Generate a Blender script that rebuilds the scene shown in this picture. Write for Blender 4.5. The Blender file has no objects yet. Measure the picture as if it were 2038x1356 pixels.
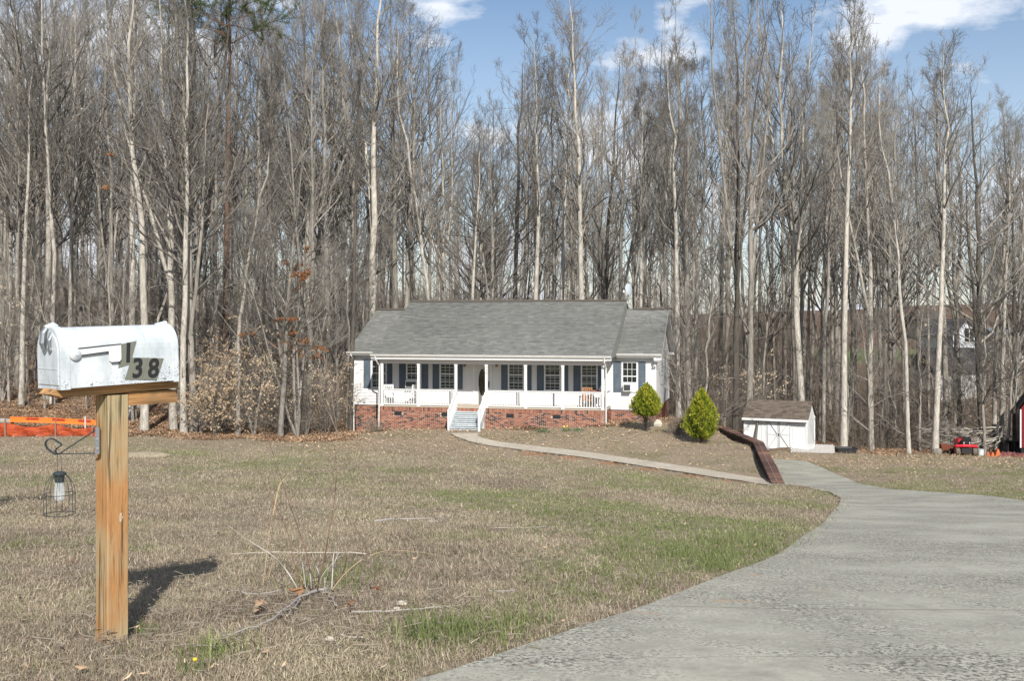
import bpy, math, random
import numpy as np
from mathutils import Vector, Matrix
PI = math.pi
sc = bpy.context.scene
COL = sc.collection
# ------------------------------------------------------------------ camera, world, sun, exposure
F = 2050.0; CX = 1019.0; HY = 635.0            # focal length in photo pixels, principal column, horizon row
cam_d = bpy.data.cameras.new('camera'); cam = bpy.data.objects.new('camera', cam_d); COL.objects.link(cam)
cam.location = (0, 0, 0); cam.rotation_euler = (PI/2, 0, 0)
cam_d.sensor_width = 36; cam_d.lens = 36*F/2038; cam_d.shift_y = (HY-678)/2038.0
cam_d.clip_start = 0.1; cam_d.clip_end = 3000
sc.camera = cam
SUN_EL = math.radians(36); SUN_AZ = math.radians(11)      # sun behind the camera, slightly right
to_sun = Vector((math.sin(SUN_AZ)*math.cos(SUN_EL), -math.cos(SUN_AZ)*math.cos(SUN_EL), math.sin(SUN_EL)))
w = bpy.data.worlds.new('World'); sc.world = w; w.use_nodes = True
nt = w.node_tree; nt.nodes.clear()
N = nt.nodes.new; LK = nt.links.new
out = N('ShaderNodeOutputWorld'); bg = N('ShaderNodeBackground'); sky = N('ShaderNodeTexSky')
sky.sky_type = 'NISHITA'; sky.sun_disc = False; sky.sun_elevation = SUN_EL
sky.sun_rotation = PI - SUN_AZ
sky.altitude = 250; sky.air_density = 1.0; sky.dust_density = 0.6; sky.ozone_density = 1.6
bg.inputs['Strength'].default_value = 0.095
tc = N('ShaderNodeTexCoord'); mp = N('ShaderNodeMapping'); mp.inputs['Scale'].default_value = (1, 1, 2.3)
mp.inputs['Location'].default_value = (0.82, 3.45, 3.17)
LK(tc.outputs['Generated'], mp.inputs['Vector'])
n1 = N('ShaderNodeTexNoise'); n1.inputs['Scale'].default_value = 5.0; n1.inputs['Detail'].default_value = 9; n1.inputs['Roughness'].default_value = .55
LK(mp.outputs[0], n1.inputs['Vector'])
cr = N('ShaderNodeValToRGB'); cr.color_ramp.elements[0].position = .52; cr.color_ramp.elements[1].position = .61
LK(n1.outputs['Fac'], cr.inputs['Fac'])
# clouds thicken toward the horizon haze, as a real cumulus field does
sp = N('ShaderNodeSeparateXYZ'); LK(tc.outputs['Generated'], sp.inputs[0])
mr = N('ShaderNodeMapRange'); mr.inputs['From Min'].default_value = 0.0; mr.inputs['From Max'].default_value = .3
mr.inputs['To Min'].default_value = .42; mr.inputs['To Max'].default_value = 0.0
LK(sp.outputs['Z'], mr.inputs['Value'])
mx2 = N('ShaderNodeMath'); mx2.operation = 'MAXIMUM'; LK(cr.outputs['Color'], mx2.inputs[0]); LK(mr.outputs[0], mx2.inputs[1])
mix = N('ShaderNodeMix'); mix.data_type = 'RGBA'
LK(mx2.outputs[0], mix.inputs[0]); LK(sky.outputs[0], mix.inputs[6]); mix.inputs[7].default_value = (7.6, 8.0, 8.7, 1)
LK(mix.outputs[2], bg.inputs['Color']); LK(bg.outputs[0], out.inputs['Surface'])
sd = bpy.data.lights.new('sun', 'SUN'); sun = bpy.data.objects.new('sun', sd); COL.objects.link(sun)
sd.energy = 5.0; sd.angle = math.radians(.5); sd.color = (1, .95, .87)
sun.rotation_euler = to_sun.to_track_quat('Z', 'Y').to_euler(); sun.location = (30, -60, 60)
sc.view_settings.view_transform = 'Standard'; sc.view_settings.look = 'None'
sc.view_settings.exposure = 0.36; sc.view_settings.gamma = 1; sc.view_settings.use_curve_mapping = False
sc.cycles.max_bounces = 5; sc.cycles.transparent_max_bounces = 12; sc.cycles.diffuse_bounces = 3

# ------------------------------------------------------------------ helpers
rng = np.random.default_rng(7); random.seed(7)
def E(px, py, d): return np.array([(px-CX)/F*d, d, -(py-HY)/F*d])
def XY(px, d): return ((px-CX)/F*d, d)

def mat(name, col=(.5, .5, .5), rough=.8, metal=0, spec=.3):
    m = bpy.data.materials.new(name); m.use_nodes = True
    b = m.node_tree.nodes['Principled BSDF']
    b.inputs['Base Color'].default_value = (*col, 1); b.inputs['Roughness'].default_value = rough
    b.inputs['Metallic'].default_value = metal; b.inputs['Specular IOR Level'].default_value = spec
    return m
class NT:
    """small node wiring helper"""
    def __init__(s, m): s.m = m; s.t = m.node_tree; s.b = s.t.nodes['Principled BSDF']
    def n(s, k, **kw):
        x = s.t.nodes.new(k)
        for a, v in kw.items(): setattr(x, a, v)
        return x
    def l(s, a, b): s.t.links.new(a, b)
    def coord(s, kind='Object', scale=(1, 1, 1)):
        if kind == 'World':
            src = s.n('ShaderNodeNewGeometry').outputs['Position']
        else:
            src = s.n('ShaderNodeTexCoord').outputs[kind]
        mp = s.n('ShaderNodeMapping'); mp.inputs['Scale'].default_value = scale
        s.l(src, mp.inputs['Vector']); return mp.outputs[0]
    def noise(s, vec, scale=5, detail=4, rough=.55, dist=0):
        x = s.n('ShaderNodeTexNoise'); x.inputs['Scale'].default_value = scale; x.inputs['Detail'].default_value = detail
        x.inputs['Roughness'].default_value = rough; x.inputs['Distortion'].default_value = dist
        s.l(vec, x.inputs['Vector']); return x.outputs['Fac']
    def ramp(s, fac, stops):
        x = s.n('ShaderNodeValToRGB'); e = x.color_ramp.elements
        while len(e) < len(stops): e.new(.5)
        for el, (p, c) in zip(e, stops): el.position = p; el.color = (*c, 1) if len(c) == 3 else c
        s.l(fac, x.inputs['Fac']); return x.outputs['Color']
    def mix(s, fac, a, b, mode='MIX'):
        x = s.n('ShaderNodeMix'); x.data_type = 'RGBA'; x.blend_type = mode
        for sock, v in ((x.inputs[0], fac), (x.inputs[6], a), (x.inputs[7], b)):
            if isinstance(v, (int, float)): sock.default_value = v
            elif isinstance(v, tuple): sock.default_value = (*v, 1)
            else: s.l(v, sock)
        return x.outputs[2]
    def math(s, op, a, b=0.0):
        x = s.n('ShaderNodeMath'); x.operation = op
        for sock, v in ((x.inputs[0], a), (x.inputs[1], b)):
            if isinstance(v, (int, float)): sock.default_value = v
            else: s.l(v, sock)
        return x.outputs[0]
    def attr(s, name): x = s.n('ShaderNodeAttribute'); x.attribute_name = name; return x.outputs['Fac']
    def base(s, c): s.l(c, s.b.inputs['Base Color'])
    def bump(s, h, strength=.3, dist=.01):
        x = s.n('ShaderNodeBump'); x.inputs['Strength'].default_value = strength; x.inputs['Distance'].default_value = dist
        s.l(h, x.inputs['Height']); s.l(x.outputs[0], s.b.inputs['Normal'])

class MB:
    """collects boxes, quads and tubes into one mesh"""
    def __init__(s): s.v = []; s.f = []; s.t = []; s.n = 0
    def add(s, verts, faces, tint=0.0):
        b = s.n; s.v.extend([tuple(p) for p in verts]); s.n += len(verts)
        s.f.extend([tuple(i+b for i in f) for f in faces]); s.t.extend([tint]*len(faces)); return s
    def box(s, x0, x1, y0, y1, z0, z1, tint=0.0, M=None):
        v = [(x, y, z) for z in (z0, z1) for y in (y0, y1) for x in (x0, x1)]
        if M is not None: v = [tuple(M @ Vector(p)) for p in v]
        return s.add(v, [(0, 2, 3, 1), (4, 5, 7, 6), (0, 1, 5, 4), (2, 6, 7, 3), (0, 4, 6, 2), (1, 3, 7, 5)], tint)
    def beam(s, a, b, wx, wz, up=(0, 0, 1), tint=0.0):
        a = Vector(a); b = Vector(b); d = (b-a).normalized(); u = Vector(up)
        r = d.cross(u)
        if r.length < 1e-4: r = d.cross(Vector((1, 0, 0)))
        r.normalize(); u = r.cross(d).normalized(); r *= wx/2; u *= wz/2
        v = [a-r-u, a+r-u, a-r+u, a+r+u, b-r-u, b+r-u, b-r+u, b+r+u]
        return s.add(v, [(0, 2, 3, 1), (4, 5, 7, 6), (0, 1, 5, 4), (2, 6, 7, 3), (0, 4, 6, 2), (1, 3, 7, 5)], tint)
    def tube(s, pts, rad, sides=6, cap=True, tint=0.0):
        pts = [Vector(p) for p in pts]; K = len(pts)
        if isinstance(rad, (int, float)): rad = [rad]*K
        vs = []; prev = None
        for i, p in enumerate(pts):
            d = (pts[min(i+1, K-1)]-pts[max(i-1, 0)]).normalized()
            if prev is None:
                a = d.cross(Vector((0, 0, 1)));  a = d.cross(Vector((1, 0, 0))) if a.length < .1 else a
            else: a = prev - d*prev.dot(d)
            a.normalize(); prev = a; b = d.cross(a)
            for k in range(sides):
                t = 2*PI*k/sides; vs.append(p+(a*math.cos(t)+b*math.sin(t))*rad[i])
        fs = [(i*sides+k, i*sides+(k+1) % sides, (i+1)*sides+(k+1) % sides, (i+1)*sides+k) for i in range(K-1) for k in range(sides)]
        if cap: fs += [tuple(range(sides-1, -1, -1)), tuple((K-1)*sides+k for k in range(sides))]
        return s.add(vs, fs, tint)
    def ring(s, c, R, r, n=20, axis='Z', sides=5, sx=1, sy=1):
        pts = []
        for k in range(n+1):
            t = 2*PI*k/n; a, b = R*sx*math.cos(t), R*sy*math.sin(t)
            pts.append({'Z': (c[0]+a, c[1]+b, c[2]), 'X': (c[0], c[1]+a, c[2]+b), 'Y': (c[0]+a, c[1], c[2]+b)}[axis])
        return s.tube(pts, r, sides, False)
    def cyl(s, a, b, r, sides=12, r2=None): return s.tube([a, b], [r, r if r2 is None else r2], sides)
    def prism(s, poly, y0, y1, tint=0.0):
        """poly in (x, z), extruded along y"""
        n = len(poly); v = [(x, y0, z) for x, z in poly]+[(x, y1, z) for x, z in poly]
        return s.add(v, [tuple(range(n)), tuple(range(2*n-1, n-1, -1))]+[(i, i+n, (i+1) % n+n, (i+1) % n) for i in range(n)], tint)
    def quad(s, a, b, c, d, tint=0.0): return s.add([a, b, c, d], [(0, 1, 2, 3)], tint)
    def mesh(s, name, m=None, smooth=False):
        me = bpy.data.meshes.new(name); me.from_pydata(s.v, [], s.f)
        if any(s.t):
            at = me.attributes.new('tint', 'FLOAT', 'FACE'); at.data.foreach_set('value', s.t)
        if m: me.materials.append(m)
        if smooth: me.shade_smooth()
        me.update(); return me
    def build(s, name, m=None, parent=None, smooth=False, loc=None, rot=None):
        return link(name, s.mesh(name, m, smooth), parent, loc, rot)
def link(name, me, parent=None, loc=None, rot=None, scale=None):
    o = bpy.data.objects.new(name, me); COL.objects.link(o)
    if parent is not None: o.parent = parent
    if loc is not None: o.location = loc
    if rot is not None: o.rotation_euler = rot
    if scale is not None: o.scale = scale
    return o
def npmesh(name, v, f, m=None, smooth=False, tint=None):
    """v (n,3) float, f (m,k) int of equal-size faces"""
    me = bpy.data.meshes.new(name); v = np.asarray(v, np.float32); f = np.asarray(f, np.int32)
    me.vertices.add(len(v)); me.vertices.foreach_set('co', v.ravel())
    k = f.shape[1]; me.loops.add(f.size); me.loops.foreach_set('vertex_index', f.ravel())
    me.polygons.add(len(f)); me.polygons.foreach_set('loop_start', np.arange(0, f.size, k, dtype=np.int32))
    me.update(calc_edges=True)
    if tint is not None:
        at = me.attributes.new('tint', 'FLOAT', 'FACE'); at.data.foreach_set('value', np.asarray(tint, np.float32))
    if m: me.materials.append(m)
    (me.shade_smooth if smooth else me.shade_flat)()
    return me
def tag(o, label=None, cat=None, group=None, kind=None):
    if label: o['label'] = label
    if cat: o['category'] = cat
    if group: o['group'] = group
    if kind: o['kind'] = kind
    return o
def thing(name, label, cat, loc=(0, 0, 0), rz=0, group=None):
    o = link(name, None, None, tuple(float(c) for c in loc), (0, 0, rz)); o.empty_display_size = .3
    return tag(o, label, cat, group)
CH = {}
def copy_tree(o, parent=None):
    c = o.copy(); COL.objects.link(c)
    if parent is not None: c.parent = parent
    for ch in list(o.children): copy_tree(ch, c)
    return c

# ------------------------------------------------------------------ house frame (needed by the terrain)
PSI = math.atan(.232); cP, sP = math.cos(PSI), math.sin(PSI)
D0 = 51.25; ZF = -4.46                       # distance of the porch front, deck level
def HW(u, v, z=0): return np.array([u*cP+v*sP, D0-u*sP+v*cP, z])
def U(px, v):
    k = (px-CX)/F
    return (k*(D0+v*cP)-v*sP)/(cP+k*sP)
def Wz(px, py, v):                            # height above deck of a photo point on the plane v
    u = U(px, v); return -(py-HY)/F*(D0-u*sP+v*cP)-ZF

# ------------------------------------------------------------------ terrain
def sl(a): return float(np.interp(a, [-.5, 0, .25, .5], [.095, .105, .138, .14]))
C = []
for d in (3.5, 5, 8, 13, 20, 27):
    for a in (-.55, -.36, -.2, 0, .14, .25, .38, .55):
        if a > .3 and d > 18: continue
        s_ = sl(a)
        z = -(1.36+s_*(d-4.3))+(.05*math.exp(-((d-7)/2)**2) if a < .1 else 0)
        C.append((a*d, d, z))
for x, y, z in ((-8, 0, -1.1), (0, 0, -1.15), (8, 0, -1.15), (0, -10, -.9), (-12, -10, -.9), (12, -10, -.9), (-40, 0, -1.5), (40, 0, -1.8), (-45, 25, -4), (45, 25, -4.5)): C.append((x, y, z))
def cp(lst, L):
    for px, py, d in lst: L.append(tuple(E(px, py, d)))
# woods, shared by both fields
cp([(0, 868, 45), (-300, 868, 45), (200, 868, 45), (400, 873, 46), (560, 877, 46.5), (0, 832, 50), (0, 760, 62), (0, 700, 80), (-400, 760, 62),
    (200, 800, 60), (200, 722, 80), (400, 806, 62), (400, 740, 85), (620, 842, 58), (640, 765, 80), (690, 705, 105)], C)
for x, y, z in ((-60, 130, .5), (-30, 130, -.5), (-10, 110, -3.5), (0, 160, -1.0), (-60, 200, 3), (0, 220, -2), (20, 130, -5), (-90, 80, 0), (-5, 78, -6.2), (5, 90, -6.4),
                (-120, 260, 6), (0, 262, -1), (110, 260, 3), (-130, 60, -2)): C.append((x, y, z))
CL = list(C); CR = list(C)
cp([(700, 882, 46.5), (820, 882, 46.5), (925, 862, 49.4), (962, 880, 47.5), (1100, 899, 45), (1300, 928, 40.5), (1450, 949, 37.5), (1560, 967, 34),
    (1287, 858, 48), (1398, 882, 45.5), (1493, 893, 42.4), (1430, 862, 49), (1548, 962, 35.2), (640, 868, 52)], CL)
CL += [tuple(HW(U(757, 0), -.1, -5.72)), tuple(HW(-2, -.3, -5.50)), tuple(HW(U(1205, 0), -.1, -5.24)), tuple(HW(-9.2, 1.5, -6.1)), tuple(HW(7.4, 1.6, -5.12)), tuple(HW(7.4, 6, -5.2)),
       tuple(HW(-9.4, 8, -6.5)), tuple(HW(0, 5, -5.6)), tuple(HW(0, 14, -6)), tuple(HW(8, 12, -6.0))]
cp([(1560, 967, 34), (1745, 973, 29), (1900, 985, 22), (2038, 996, 20), (1535, 914, 47), (1600, 918, 48), (1560, 892, 54), (1606, 898, 53.6), (1660, 899, 53),
    (1720, 906, 52), (1900, 907, 54), (2038, 908, 55), (2300, 908, 55), (1800, 940, 40), (1900, 942, 38), (1720, 936, 42), (2038, 962, 30), (2038, 935, 40), (2500, 960, 34), (1585, 940, 41), (1640, 955, 37),
    (1470, 905, 55)], CR)
CR += [tuple(HW(9, 8, -6.1)), tuple(HW(12, 12, -7.0)), tuple(HW(0, 14, -6.2)), tuple(HW(-9.4, 8, -6.5)), tuple(HW(0, 5, -6)), tuple(HW(-9.2, 1.5, -6.1))]
for x, y, z in ((25, 75, -9.3), (40, 75, -9.8), (30, 100, -9.8), (55, 105, -9.3), (45, 130, -6.3), (62, 130, -5.9), (60, 160, -4.2), (80, 165, -4.0), (90, 110, -7), (90, 60, -8), (70, 200, 0), (100, 220, 3)): CR.append((x, y, z))
def tps_fit(P):
    P = np.array(P); n = len(P); X = P[:, :2]/30.0
    r2 = ((X[:, None]-X[None])**2).sum(-1); K = np.where(r2 > 0, .5*r2*np.log(r2+1e-12), 0)+np.eye(n)*2e-5
    Q = np.c_[np.ones(n), X]; A = np.zeros((n+3, n+3)); A[:n, :n] = K; A[:n, n:] = Q; A[n:, :n] = Q.T
    return X, np.linalg.solve(A, np.r_[P[:, 2], 0, 0, 0])
TL = tps_fit(CL); TR = tps_fit(CR)
def tps(T, x, y):
    X, wt = T; x = np.ravel(x)/30.0; y = np.ravel(y)/30.0; o = np.empty(len(x))
    for i in range(0, len(x), 20000):
        q = np.c_[x[i:i+20000], y[i:i+20000]]; r2 = ((q[:, None]-X[None])**2).sum(-1)
        o[i:i+20000] = (.5*r2*np.log(r2+1e-12))@wt[:-3]+wt[-3]+q@wt[-2:]
    return o
WALL = [E(1550, 966, 34.2)[:2], E(1509, 880, 42.5)[:2], E(1441, 852, 49.5)[:2], E(1402, 850, 51.6)[:2], HW(7.05, 3.2)[:2]]
DIV = [np.array([9.0, -20.]), np.array([8.0, 20.])]+WALL+[HW(6.5, 4)[:2], HW(-8.6, 4)[:2], np.array([-200., 62.])]
def sdist(x, y):
    """distance to the dividing line; positive on the upper (front-left) side"""
    best = np.full(len(x), 1e9); sgn = np.ones(len(x))
    for a, b in zip(DIV[:-1], DIV[1:]):
        d = b-a; L2 = d@d; t = np.clip(((x-a[0])*d[0]+(y-a[1])*d[1])/L2, 0, 1)
        dx = x-(a[0]+t*d[0]); dy = y-(a[1]+t*d[1]); dd = np.hypot(dx, dy); s = np.sign(d[0]*(y-a[1])-d[1]*(x-a[0]))
        m = dd < best-1e-9; best = np.where(m, dd, best); sgn = np.where(m, s, sgn)
    return best*sgn
def ground(x, y):
    x = np.atleast_1d(np.asarray(x, float)).ravel(); y = np.atleast_1d(np.asarray(y, float)).ravel()
    yc = np.minimum(y, 262.); s = sdist(x, y); wdt = np.interp(y, [0, 30, 34, 58, 70], [4, 2.0, .2, .2, 3]); t = np.clip(s/wdt*.5+.5, 0, 1); t = t*t*(3-2*t)
    z = tps(TL, x, yc)*t+tps(TR, x, yc)*(1-t)
    amp = np.interp(y, [3, 20, 50, 90], [.006, .02, .05, .25])
    return z+amp*(np.sin(x*.9+1.3*np.sin(y*.37))*.5+np.sin(y*1.1+x*.43)*.5)*.6
def gz(x, y): return float(ground([x], [y])[0])
def hit(px, py):
    """where the ray of a photo pixel meets the ground"""
    d = np.concatenate([np.arange(2, 20, .02), np.arange(20, 120, .1)]); x = (px-CX)/F*d; z = -(py-HY)/F*d
    g = ground(x, d); k = np.argmax(z <= g); return np.array([x[k], d[k], g[k]])
def in_poly(x, y, poly):
    c = np.zeros(len(x), bool); n = len(poly)
    for i in range(n):
        x0, y0 = poly[i][:2]; x1, y1 = poly[(i+1) % n][:2]
        if y0 == y1: continue
        c ^= ((y0 > y) != (y1 > y)) & (x < (x1-x0)*(y-y0)/(y1-y0)+x0)
    return c
def on_ground(px, d, dz=0): x, y = XY(px, d); return np.array([x, y, gz(x, y)+dz])

# ---- materials of the setting
def m_ground():
    m = mat('lawn_soil', rough=.95); q = NT(m); v = q.coord('World')
    a = q.noise(v, .5, 5); b = q.noise(v, 6, 6, .7); c = q.noise(v, 40, 5, .7)
    dry = q.ramp(c, [(.25, (.10, .077, .054)), (.5, (.265, .21, .15)), (.75, (.44, .365, .27))])
    grn = q.ramp(c, [(.3, (.06, .07, .025)), (.7, (.17, .18, .07))])
    g = q.mix(q.ramp(q.mix(.5, a, b), [(.5, (0, 0, 0)), (.62, (.7, .7, .7))]), dry, grn)
    leaf = q.ramp(c, [(.25, (.04, .026, .018)), (.48, (.14, .085, .055)), (.75, (.28, .19, .125))])
    leaf = q.mix(q.ramp(b, [(.4, (0, 0, 0)), (.65, (.6, .6, .6))]), leaf, (.10, .065, .045))
    col = q.mix(q.attr('leafy'), g, leaf)
    clay = q.ramp(b, [(.35, (.23, .09, .04)), (.7, (.40, .20, .10))])
    col = q.mix(q.attr('clay'), col, clay)
    col = q.mix(q.attr('far'), col, q.ramp(b, [(.3, (.07, .12, .03)), (.7, (.11, .19, .05))]))
    q.base(col); q.bump(c, .6, .03); return m
def m_conc(name, a, dk, sc_=1.0, orange=False):
    m = mat(name, rough=.9); q = NT(m); v = q.coord('World')
    big = q.noise(v, .8*sc_, 4); fine = q.noise(v, 46, 6, .85); mid = q.noise(v, 6, 6, .6); hf = q.noise(v, 150, 2, .7)
    base = q.ramp(mid, [(.3, tuple(c*.68 for c in a)), (.7, tuple(c*1.18 for c in a))])
    base = q.mix(q.ramp(hf, [(.3, (.28,)*3), (.55, (0,)*3)]), base, tuple(c*.55 for c in a))
    th = q.math('MULTIPLY', q.ramp(q.mix(.42, big, mid), [(.42, (0.10,)*3), (.55, (1,)*3)]), q.ramp(fine, [(.49, (0,)*3), (.54, (.95,)*3)]))
    col = q.mix(th, base, dk)
    if orange:
        o = q.math('MULTIPLY', q.ramp(q.noise(v, 2.1, 3), [(.62, (0,)*3), (.70, (1,)*3)]), q.ramp(q.noise(v, 9, 4), [(.52, (0,)*3), (.60, (.5,)*3)]))
        col = q.mix(o, col, (.50, .27, .11))
    q.base(col); q.bump(hf, .15, .002); return m
M = {}
M['ground'] = m_ground()
M['concrete'] = m_conc('driveway_concrete', (.43, .415, .345), (.075, .073, .065), orange=True)
M['slab_edge'] = mat('darkened_slab_edge', (.12, .11, .09), .95)  # side faces darkened in colour, as sunlit joints would show pale
M['path'] = m_conc('path_concrete', (.50, .45, .37), (.26, .22, .17))

# ---- ground sheet
yl = np.concatenate([np.arange(-16, 2, 1.5), np.arange(2, 12, .16), np.arange(12, 62, .3), np.arange(62, 120, 1.2), np.arange(120, 420, 6)])
xl = np.concatenate([np.arange(-230, -60, 10), np.arange(-60, -24, 1.5), np.arange(-24, 26, .28), np.arange(26, 62, 1.2), np.arange(62, 240, 10)])
GX, GY = np.meshgrid(xl, yl); gzz = ground(GX, GY).reshape(GX.shape)
# driveway and path outlines
Lp = [(560, 1500), (760, 1400), (880, 1356), (1000, 1313), (1110, 1276), (1250, 1228), (1400, 1170), (1490, 1135), (1560, 1103), (1625, 1056), (1662, 1018), (1674, 994), (1652, 982), (1608, 972), (1562, 966), (1553, 945), (1545, 928), (1537, 915)]
Rp = [(3600, 1900), (3300, 1800), (3000, 1600), (2800, 1480), (2600, 1350), (2450, 1250), (2350, 1170), (2250, 1110), (2180, 1070), (2110, 1030), (2038, 999), (1960, 990), (1860, 982), (1770, 976), (1722, 967), (1680, 951), (1645, 936), (1596, 918)]
LG = [hit(*p) for p in Lp]; RG = [hit(*p) for p in Rp]
LG[0] = np.array([-2.4, 1.0, 0]); RG[0] = np.array([9, 0, 0]); RG[1] = np.array([9, 1.5, 0]); RG[2] = np.array([9, 3, 0]); RG[3] = np.array([9, 4.4, 0]); RG[4] = np.array([9, 5.6, 0])
LG[1] = np.array([-1.2, 2.6, 0])
DRIVE = [p[:2] for p in LG]+[p[:2] for p in RG[::-1]]
def pathpts(cx):   # path centre line: photo points on the ground
    return [hit(px, py) for px, py in cx]
PC = pathpts([(924, 864), (930, 870), (950, 878), (985, 885), (1040, 892), (1100, 899), (1180, 909), (1260, 921), (1340, 933), (1430, 947), (1500, 957), (1556, 967)])
def offset(P, w):
    Lf, Rt = [], []
    for i, p in enumerate(P):
        d = P[min(i+1, len(P)-1)][:2]-P[max(i-1, 0)][:2]; d = d/np.hypot(*d); n = np.array([-d[1], d[0]])
        ww = w*(1.0+.5*math.exp(-i*1.2)); Lf.append(p[:2]+n*ww/2); Rt.append(p[:2]-n*ww/2)
    return Lf, Rt
PL, PR = offset(PC, .95)
PATH = PL+PR[::-1]
inD = in_poly(GX.ravel(), GY.ravel(), DRIVE).reshape(GX.shape)
inP = in_poly(GX.ravel(), GY.ravel(), PATH).reshape(GX.shape)
gmesh = gzz-np.where(inD | inP, .05, 0)
nr, nc = GX.shape; idx = np.arange(nr*nc).reshape(nr, nc)
f = np.stack([idx[:-1, :-1], idx[:-1, 1:], idx[1:, 1:], idx[1:, :-1]], -1).reshape(-1, 4)
gme = npmesh('ground', np.stack([GX, GY, gmesh], -1).reshape(-1, 3), f, M['ground'], True)
PXg = CX+F*GX/np.maximum(GY, .1); 
def leafy_mask(x, y):
    px = CX+F*x/np.maximum(y, .1)
    edge = np.interp(px, [0, 650, 690, 720, 900, 1000, 1250, 1330, 1400, 1480, 1500, 1700, 2038], [45.3, 46.3, 47.5, 52.5, 52, 51.5, 51, 51, 51, 51.5, 52, 53.0, 54.8])
    return np.clip((y-edge+.8*np.sin(x*1.7))/1.2+.5, 0, 1)
lm = leafy_mask(GX.ravel(), GY.ravel())
far = np.clip((GY.ravel()-134)/3, 0, 1)*np.clip((152-GY.ravel())/3, 0, 1)*np.clip((GX.ravel()/GY.ravel()-.27)/.03, 0, 1)*.8
pc = np.array([p[:2] for p in PC]); gx_, gy_ = GX.ravel(), GY.ravel(); dm = np.full(gx_.shape, 9.)
for i in range(4, len(pc)-1):
    q_ = pc[i]+(pc[i+1]-pc[i])*.5; dm = np.minimum(dm, np.hypot((gx_-q_[0]), (gy_-q_[1]+.9)*1.3))
lw = HW(-7.9, 1.6); dl = np.hypot(gx_-lw[0], gy_-lw[1])
clay = np.clip(1.15-dm/.95, 0, .75)+np.clip(1.6-dl, 0, .8)
for nm, a_ in (('leafy', lm*(1-far)), ('far', far), ('clay', np.clip(clay, 0, .9))):
    at = gme.attributes.new(nm, 'FLOAT', 'POINT'); at.data.foreach_set('value', a_.astype(np.float32))
tag(link('ground', gme), kind='structure')

# ---- driveway slabs and path slabs, draped 3 cm proud of the soil with open joints
def strip(name, A, B, m, parent, nseg, th=.05, lift=.025, gap=.008, sub=4, cols=14):
    """slabs between two edge polylines; nseg lists the cut positions in edge index units"""
    A = np.array([p[:2] for p in A]); B = np.array([p[:2] for p in B]); k = np.arange(len(A))
    def at(P, t): return np.c_[np.interp(t, k, P[:, 0]), np.interp(t, k, P[:, 1])]
    for t0, t1 in zip(nseg[:-1], nseg[1:]):
        n = max(2, int((t1-t0)*sub)); eps = 0.0
        L = np.hypot(*(at(A, np.array([t1]))-at(A, np.array([t0])))[0])+1e-6
        e = gap/2*(t1-t0)/L; ts = np.linspace(t0+e, t1-e, n+1); a = at(A, ts); b = at(B, ts)
        s_ = np.linspace(0, 1, cols+1)**1.0
        P = a[:, None]*(1-s_[None, :, None])+b[:, None]*s_[None, :, None]
        z = ground(P[..., 0], P[..., 1]).reshape(P.shape[:2])+lift
        top = np.dstack([P, z]); bot = np.dstack([P, z-th]); R_, C_ = z.shape
        V = np.concatenate([top.reshape(-1, 3), bot.reshape(-1, 3)]); id_ = np.arange(R_*C_).reshape(R_, C_); o = R_*C_
        fs = [np.stack([id_[:-1, :-1], id_[1:, :-1], id_[1:, 1:], id_[:-1, 1:]], -1).reshape(-1, 4)]
        for ed in (id_[0], id_[-1], id_[:, 0], id_[:, -1]):
            fs.append(np.stack([ed[:-1], ed[1:], ed[1:]+o, ed[:-1]+o], -1))
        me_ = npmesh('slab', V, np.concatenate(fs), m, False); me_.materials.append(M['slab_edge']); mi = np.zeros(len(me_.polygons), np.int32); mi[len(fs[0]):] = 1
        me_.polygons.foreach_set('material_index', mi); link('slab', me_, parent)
drv = link('driveway', None); tag(drv, kind='structure')
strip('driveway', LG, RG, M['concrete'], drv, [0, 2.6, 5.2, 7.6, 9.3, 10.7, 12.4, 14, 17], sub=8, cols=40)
pth = link('path', None); tag(pth, kind='structure')
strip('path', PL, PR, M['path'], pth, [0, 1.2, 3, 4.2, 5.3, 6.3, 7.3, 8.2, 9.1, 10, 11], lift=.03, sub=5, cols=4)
# ================================================================== trees
def m_bark(name, lo, hi, sc_=1.0, var=.35):
    m = mat(name, rough=.92); q = NT(m); v = q.coord('Object', (1, 1, .22))
    a = q.noise(v, 9*sc_, 6, .65); b = q.noise(q.coord('Object', (1, 1, .6)), 1.1, 3)
    c = q.ramp(a, [(.3, lo), (.7, hi)]); c = q.mix(q.ramp(b, [(.45, (0,)*3), (.7, (.45,)*3)]), c, (.13, .125, .10))
    oi = q.n('ShaderNodeObjectInfo'); mr = q.n('ShaderNodeMapRange'); q.l(oi.outputs['Random'], mr.inputs[0])
    mr.inputs['To Min'].default_value = 1-var; mr.inputs['To Max'].default_value = 1+var*.35
    hs = q.n('ShaderNodeHueSaturation'); q.l(c, hs.inputs['Color']); q.l(mr.outputs[0], hs.inputs['Value'])
    q.base(hs.outputs[0]); q.bump(a, .6, .02); return m
M['bark'] = m_bark('grey_bark', (.15, .135, .118), (.44, .405, .355))
M['bark_pale'] = m_bark('pale_bark', (.22, .20, .175), (.60, .56, .49), 1.6, .15)
M['bark_dark'] = m_bark('dark_bark', (.035, .03, .026), (.12, .105, .09), var=.2)
M['twig'] = m_bark('twig_bark', (.095, .086, .077), (.37, .34, .30), .6, .6)
M['pine_bark'] = m_bark('pine_bark', (.08, .05, .035), (.23, .15, .11))
def nrm(v): return v/np.maximum(np.linalg.norm(v, axis=-1, keepdims=True), 1e-9)
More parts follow.
